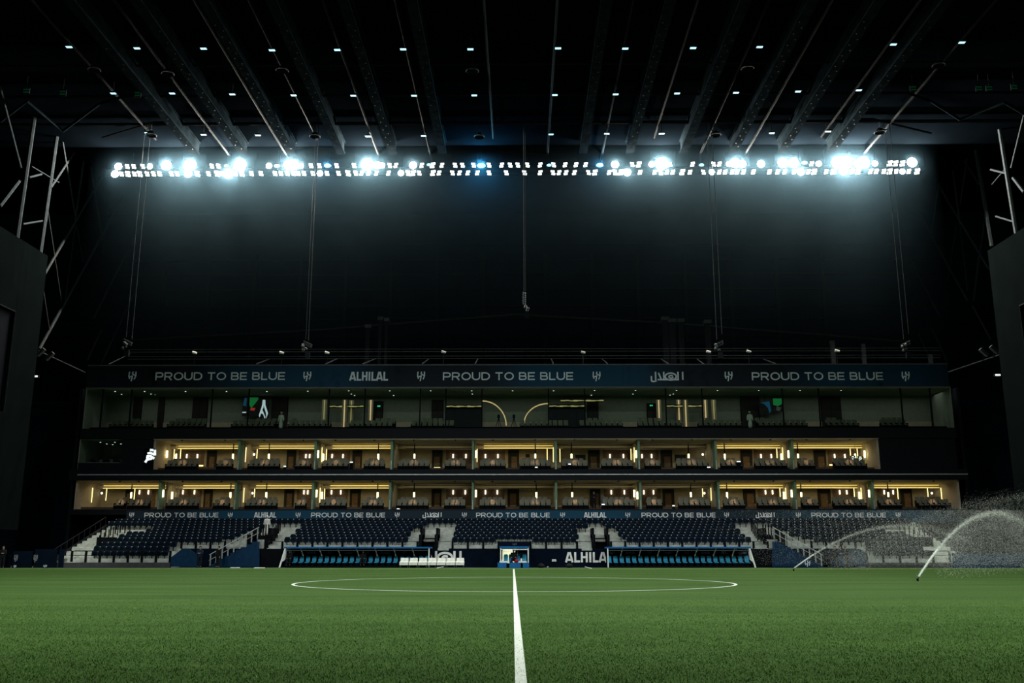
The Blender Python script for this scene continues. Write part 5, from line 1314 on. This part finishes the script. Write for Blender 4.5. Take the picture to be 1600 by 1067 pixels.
# small things at the foot of the front wall
p, q = at(862.5, 877.3, 84.1), at(869, 873.7, 84.1); t = thing('wall_box', 'small white box on the dark wall between booth and big ALHILAL word', 'box', p); MB().box(p.x, q.x, 84.05, 84.2, p.z, q.z).obj('body', M['white'], t); MB().box(p.x + .05, q.x - .05, 84.03, 84.05, p.z + .04, p.z + .08).obj('slot', M['steel'], t)
for i, (px, py) in enumerate(((845.5, 881), (889.5, 883.5))):
    p = at(px, 885, 82.5); t = thing('field_bag', 'low dark equipment bag lying by the dark wall, %s one' % ('nearer the booth', 'under the big word')[i], 'bag', (p.x, 82.5, 0)); MB().ball((p.x, 82.5, .12), .32, 10, 6, .5).obj('body', M['clothdark'], t); MB().path([Vector((p.x - .2, 82.4, .24)), Vector((p.x, 82.35, .34)), Vector((p.x + .2, 82.4, .24))], .02, 4).obj('strap', M['steel'], t)
for i, (x0, y0, x1, y1) in enumerate(((683, 887.3, 694, 885.3), (914, 885.5, 924, 888), (360, 886.9, 375, 886.9), (397, 887.1, 414, 887.1), (855, 885.7, 859, 885.3))):
    a, b = atZ(x0, y0, .03), atZ(x1, y1, .03); mb = MB(); mb.tube(a, b, .035, 6)
    tag(mb.obj('training_pole', M['white']), 'thin white training pole lying on the far pitch edge, %s' % ['by the white chairs', 'before the big ALHILAL word', 'outer one at the left stair', 'inner one at the left stair', 'short one beside the officials booth'][i], 'pole')

# ================================================================== PEOPLE
def skin_obj(name, nodes, edges, m, parent, sub=1):
    """nodes: list of (Vector, radius); node 0 is the root"""
    me = bpy.data.meshes.new(name); me.from_pydata([tuple(n[0]) for n in nodes], edges, []); me.materials.append(m)
    o = bpy.data.objects.new(name, me); COL.objects.link(o); o.parent = parent; o.matrix_parent_inverse = Matrix.Translation(parent.location).inverted()
    o.modifiers.new('skin', 'SKIN')
    if not me.skin_vertices: me.attributes.new('x', 'FLOAT', 'POINT')
    for v, n in zip(me.skin_vertices[0].data, nodes): v.radius = (n[1], n[1]); v.use_root = False
    me.skin_vertices[0].data[0].use_root = True
    s = o.modifiers.new('sub', 'SUBSURF'); s.levels = sub; s.render_levels = sub
    return o
def person(base, label, pose='stand', face=(0, -1), top='clothdark', legs='clothdark', hat=None, group=None, arms='down', robe=False):
    t = thing('person', label, 'person', base, group)
    f = Vector((face[0], face[1], 0)).normalized(); r = Vector((f.y, -f.x, 0)) * -1
    B = Vector(base)
    def P(x, y, z): return B + r * x + f * y + Vector((0, 0, z))
    sit = pose == 'sit'
    hz = .5 if sit else .95
    pel = P(0, 0, hz); ch = P(0, .03, hz + .36); nk = P(0, .02, hz + .54); hd = P(0, .05, hz + .68); tp = P(0, .04, hz + .80)
    J = {}
    for s, k in ((-1, 'l'), (1, 'r')):
        J['hip' + k] = P(s * .1, 0, hz - .04)
        if sit: J['kn' + k] = P(s * .14, .42, .5); J['an' + k] = P(s * .14, .42, .09); J['to' + k] = P(s * .15, .6, .05)
        else: J['kn' + k] = P(s * .11, .03, .5); J['an' + k] = P(s * .12, 0, .09); J['to' + k] = P(s * .13, .17, .04)
        J['sh' + k] = P(s * .19, 0, hz + .46)
        if arms == 'fold': J['el' + k] = P(s * .25, .08, hz + .2); J['wr' + k] = P(-s * .04, .26, hz + .22); J['ha' + k] = P(-s * .1, .28, hz + .22)
        elif sit: J['el' + k] = P(s * .25, .1, hz + .2); J['wr' + k] = P(s * .17, .33, hz + .12); J['ha' + k] = P(s * .13, .42, hz + .12)
        else: J['el' + k] = P(s * .25, -.02, hz + .18); J['wr' + k] = P(s * .26, .08, hz - .06); J['ha' + k] = P(s * .26, .12, hz - .16)
    # body
    n = [(pel, .11), (ch, .10), (nk, .05), (hd, .10), (tp, .075)]; e = [(0, 1), (1, 2), (2, 3), (3, 4)]
    for k in 'lr':
        i = len(n); n += [(J['sh' + k], .05), (J['el' + k], .04), (J['wr' + k], .032), (J['ha' + k], .042)]; e += [(1, i), (i, i + 1), (i + 1, i + 2), (i + 2, i + 3)]
        i = len(n); n += [(J['hip' + k], .09), (J['kn' + k], .06), (J['an' + k], .045), (J['to' + k], .04)]; e += [(0, i), (i, i + 1), (i + 1, i + 2), (i + 2, i + 3)]
    skin_obj('body', n, e, M['skin'], t, 1)
    # clothing over it
    n = [(pel + Vector((0, 0, .05)), .17), (pel - Vector((0, 0, .07)), .17), (ch, .20), (nk - Vector((0, 0, .06)), .13), (nk + Vector((0, 0, .01)), .07)]; e = [(0, 1), (0, 2), (2, 3), (3, 4)]
    for k in 'lr': i = len(n); n += [(J['sh' + k], .082), (J['el' + k], .065), (J['wr' + k], .05)]; e += [(2, i), (i, i + 1), (i + 1, i + 2)]
    skin_obj('jacket', n, e, M[top], t, 1)
    if robe: n = [(pel + Vector((0, 0, .12)), .175), (pel - Vector((0, 0, .1)), .18), (P(0, .02, .5), .2), (P(0, .02, .08), .23)]; e = [(0, 1), (1, 2), (2, 3)]
    else:
        n = [(pel, .15)]; e = []
        for k in 'lr': i = len(n); n += [(J['hip' + k], .115), (J['kn' + k], .085), (J['an' + k] - Vector((0, 0, .02)), .075)]; e += [(0, i), (i, i + 1), (i + 1, i + 2)]
    skin_obj('robe' if robe else 'trousers', n, e, M[legs], t, 1)
    if not robe:
        for k in 'lr': mb = MB(); mb.tube(J['an' + k] - Vector((0, 0, .05)), J['to' + k] + f * .04, .055, 7, .045); mb.obj('shoe', M['black'], t)
    mb = MB(); mb.ball(hd + Vector((0, 0, .055)) - f * .05, .112, 9, 6, .95); mb.obj('cap' if hat else 'hair', M[hat or 'hair'], t)
    mb = MB(); mb.ball(hd + f * .11, .018, 6, 4); 
    for s in (-1, 1): mb.ball(hd + f * .098 + r * .035 * s + Vector((0, 0, .03)), .010, 6, 4)
    mb.obj('face_features', M['skin'], t)
    return t
def ground(px, Y): return Vector((xof(px, 880, Y), Y, 0))
person(ground(311.5, 81.6), 'person in navy jacket with pale chest mark standing before the left blue boards', top='clothnavy', arms='fold')
person(ground(340.5, 82.0), 'person in black standing beside the white stair rail at the left', face=(-.6, -1))
person(ground(3, 79.8), 'person in black with bare forearms folded at the far left hoardings', arms='fold', face=(.4, -1))
person(ground(1306, 81.6), 'person in dark clothes standing at the right stair behind the water spray, outermost from the dugout' if False else 'person in dark clothes behind the water spray, closest to the right stair', face=(-.3, -1))
person(ground(1314, 81.9), 'person in dark clothes behind the water spray, middle of the three', arms='fold', top='clothnavy')
person(ground(1323, 81.6), 'person in dark clothes behind the water spray, closest to the right end block', face=(.3, -1))
p = Vector((xof(415, 830, 88.5), rowY(4) + .5, rowZ(4) + .02)); person(p, 'person in a white robe and headscarf standing at the top of the left stair', top='clothwhite', legs='clothwhite', hat='clothwhite', robe=True)
person((xof(452.5, 875, 82.6), 82.55, .12), 'person in black with white cap sitting at the outer end of the left dugout', pose='sit', hat='clothwhite')
person((xof(567.5, 875, 82.6), 82.55, .12), 'person in black sitting in the middle of the left dugout', pose='sit')
person((xof(802.5, 875, 81.2), 81.2, .22), 'person in dark clothes sitting in the middle of the officials booth', pose='sit')
person((xof(928, 780, 94.2), 94.2, z1f + .03), 'person in dark clothes by the suite door above the right ALHILAL banner word', arms='fold')
person((xof(943.5, 780, 94.2), 94.2, z1f + .03), 'person in blue cap and top sitting above the right ALHILAL banner word', top='clothblue', hat='clothblue', pose='sit')
person((xof(439, 660, 93.7), 93.7, zcl0), 'person in white robe and headscarf in the club level left of the gold columns', top='clothwhite', legs='clothwhite', hat='clothwhite', robe=True)
person((xof(1172, 660, 93.7), 93.7, zcl0), 'person in white robe and headscarf in the club level by the dark double doors', top='clothwhite', legs='clothwhite', hat='clothwhite', robe=True)

# ================================================================== SPRINKLERS AND SPRAY
def drops(pts, rad):
    """one small tetrahedron pair per drop"""
    n = len(pts)
    base = np.array([(0, 0, 1.2), (.94, 0, -.33), (-.47, .82, -.33), (-.47, -.82, -.33)])
    th = rng.random(n) * 2 * np.pi; c, s = np.cos(th), np.sin(th)
    R = np.zeros((n, 3, 3)); R[:, 0, 0] = c; R[:, 0, 1] = -s; R[:, 1, 0] = s; R[:, 1, 1] = c; R[:, 2, 2] = 1
    V = pts[:, None, :] + np.einsum('nij,kj->nki', R, base) * rad[:, None, None]
    T = np.array([(0, 1, 2), (0, 2, 3), (0, 3, 1), (1, 3, 2)])
    Fc = (T[None] + (np.arange(n) * 4)[:, None, None]).reshape(-1, 3)
    return V.reshape(-1, 3), Fc
def tri_obj(name, V, Fc, m):
    me = bpy.data.meshes.new(name); nf = len(Fc)
    me.vertices.add(len(V)); me.vertices.foreach_set('co', V.reshape(-1).astype(np.float32))
    me.loops.add(nf * 3); me.loops.foreach_set('vertex_index', Fc.reshape(-1).astype(np.int32))
    me.polygons.add(nf); me.polygons.foreach_set('loop_start', np.arange(0, nf * 3, 3, dtype=np.int32)); me.polygons.foreach_set('loop_total', np.full(nf, 3, dtype=np.int32))
    me.update(); me.materials.append(m); o = bpy.data.objects.new(name, me); COL.objects.link(o); o['kind'] = 'stuff'; return o
def jet(p0, dxy, apex, n, label, t1=1.0, fall=1.0, head=True, width=0.012, core=1.0):
    """ballistic stream: full range dxy, apex height; drops fan out and fall from it"""
    p0 = np.array(p0); d = np.array(dxy)
    def pos(t): return np.stack([p0[0] + d[0] * t, p0[1] + d[1] * t, p0[2] + 4 * apex * t * (1 - t)], -1)
    # stream
    nc = int(n * .22 * core); t = t1 * rng.random(nc) ** 1.25
    P = pos(t) + rng.normal(0, 1, (nc, 3)) * (0.03 + .36 * t[:, None] ** 1.6) * np.array((1, 1, .75))
    ra = 0.009 + .009 * rng.random(nc)
    # curtain
    nf = int(n * 1.05 * fall); tf = t1 * ((.10 if head else .3) + (.90 if head else .7) * rng.random(nf) ** .8)
    Q = pos(tf); h = np.maximum(Q[:, 2], .02); drop = h * rng.random(nf) ** 1.35
    back = drop * .25
    Q[:, 2] -= drop; Q[:, 0] -= d[0] / np.hypot(*d) * back * rng.random(nf); Q[:, 1] -= d[1] / np.hypot(*d) * back * rng.random(nf)
    Q += rng.normal(0, 1, (nf, 3)) * (.08 + .5 * tf[:, None])
    rf = 0.006 + .008 * rng.random(nf) ** 2
    A = np.concatenate([P, Q]); Rr = np.concatenate([ra, rf]); k = A[:, 2] > .02 + .9 * rng.random(len(A)) ** 2; A, Rr = A[k], Rr[k]
    V, Fc = drops(A, Rr)
    # solid water near the nozzle
    tt = np.linspace(0, .10 * t1, 14); C = pos(tt); mb = MB()
    for i in range(13): mb.tube(C[i], C[i + 1], .03 + .022 * i / 13, 6, .03 + .022 * (i + 1) / 13)
    nv = len(V); tv = np.array(mb.v); tf_ = []
    for f in mb.f:
        for i in range(1, len(f) - 1): tf_.append((f[0] + nv, f[i] + nv, f[i + 1] + nv))
    o = tri_obj('water_spray', np.concatenate([V, tv]) if head else V, np.concatenate([Fc, np.array(tf_)]) if head else Fc, M['water'])
    tag(o, label, 'water spray'); return o
def sprinkler(p, label):
    t = thing('sprinkler', label, 'sprinkler', p); p = Vector(p)
    MB().tube(p, p + Vector((0, 0, .12)), .05, 8).obj('riser', M['black'], t); MB().tube(p + Vector((0, 0, .1)), p + Vector((.12, .1, .19)), .03, 7, .02).obj('nozzle', M['darkmetal'], t)
pa = atZ(1434, 908, 0.0); sprinkler(pa, 'small pop-up sprinkler head on the grass throwing the tall spray at the right')
jet((pa.x + .1, pa.y + .1, .2), (19.0, 22.5), 3.25, 24000, 'tall white water jet arching up from the sprinkler nearer the viewpoint', t1=1.0, fall=1.15)
pb = atZ(1240, 892, 0.0); sprinkler(pb, 'small pop-up sprinkler head on the grass near the right end of the centre circle')
jet((pb.x + .1, pb.y + .1, .2), (21.0, 13.0), 3.05, 13000, 'thin water jet rising from the sprinkler near the right dugout', t1=.8, fall=.8, core=1.2)
# third stream coming in from outside the picture on the right
pc = np.array((46.0, 56.0, .2)); 
jet(pc, (-23.0, 15.0), 4.7, 24000, 'broad drifting curtain of drops thrown in from a sprinkler outside the picture', t1=1.0, fall=1.5, head=False, core=.6)
# fine drifting drops over the right part of the stand
n = 60000
px = 1090 + 520 * rng.beta(2.4, 1.25, n); py = 797 + 85 * rng.random(n) ** 1.1; Yd = 62 + 14 * rng.random(n)
A = np.array([at(a, b, c)[:] for a, b, c in zip(px, py, Yd)]); A = A[A[:, 2] > .05]
V, Fc = drops(A, .0045 + .007 * rng.random(len(A)) ** 2)
o = tri_obj('spray_mist', V, Fc, M['water']); tag(o, 'fine drifting water drops in the air before the right half of the stand', 'water mist')

# ================================================================== ADDED BLOOM SHEET AT THE FLOODLIGHTS
BLOOM = 0.05  # density of a scattering sheet added to imitate lens bloom
m = bpy.data.materials.new('bloom_scatter'); m.use_nodes = True; nt = m.node_tree; nt.nodes.clear()
out = nt.nodes.new('ShaderNodeOutputMaterial'); vs = nt.nodes.new('ShaderNodeVolumeScatter'); vs.inputs['Density'].default_value = BLOOM; vs.inputs['Color'].default_value = (.38, .73, 1.0, 1)
tc = nt.nodes.new('ShaderNodeTexCoord'); sx = nt.nodes.new('ShaderNodeSeparateXYZ'); nt.links.new(tc.outputs['Generated'], sx.inputs[0])
rz = nt.nodes.new('ShaderNodeValToRGB'); e = rz.color_ramp.elements; e[0].position = 0.0; e[0].color = (0, 0, 0, 1); e[1].position = 0.76; e[1].color = (BLOOM, BLOOM, BLOOM, 1); e2 = rz.color_ramp.elements.new(.45); e2.color = (BLOOM * .45,) * 3 + (1,)
rx = nt.nodes.new('ShaderNodeValToRGB'); e = rx.color_ramp.elements; e[0].position = 0.0; e[0].color = (0, 0, 0, 1); e[1].position = 0.1; e[1].color = (1, 1, 1, 1); e2 = e.new(.9); e2.color = (1, 1, 1, 1); e3 = e.new(1.0); e3.color = (0, 0, 0, 1)
mu = nt.nodes.new('ShaderNodeMath'); mu.operation = 'MULTIPLY'
nt.links.new(sx.outputs[2], rz.inputs[0]); nt.links.new(sx.outputs[0], rx.inputs[0]); nt.links.new(rz.outputs[0], mu.inputs[0]); nt.links.new(rx.outputs[0], mu.inputs[1]); nt.links.new(mu.outputs[0], vs.inputs['Density'])
nt.links.new(vs.outputs[0], out.inputs['Volume'])
a, b = at(110, 562, YL), at(1495, 562, YL)
mb = MB(); mb.box(a.x, b.x, YL - .44, YL - .07, a.z, ZR - .05)
hz = mb.obj('haze', m); hz['kind'] = 'stuff'; tag(hz, 'thin smoky haze hanging around the glowing floodlight row', 'haze')
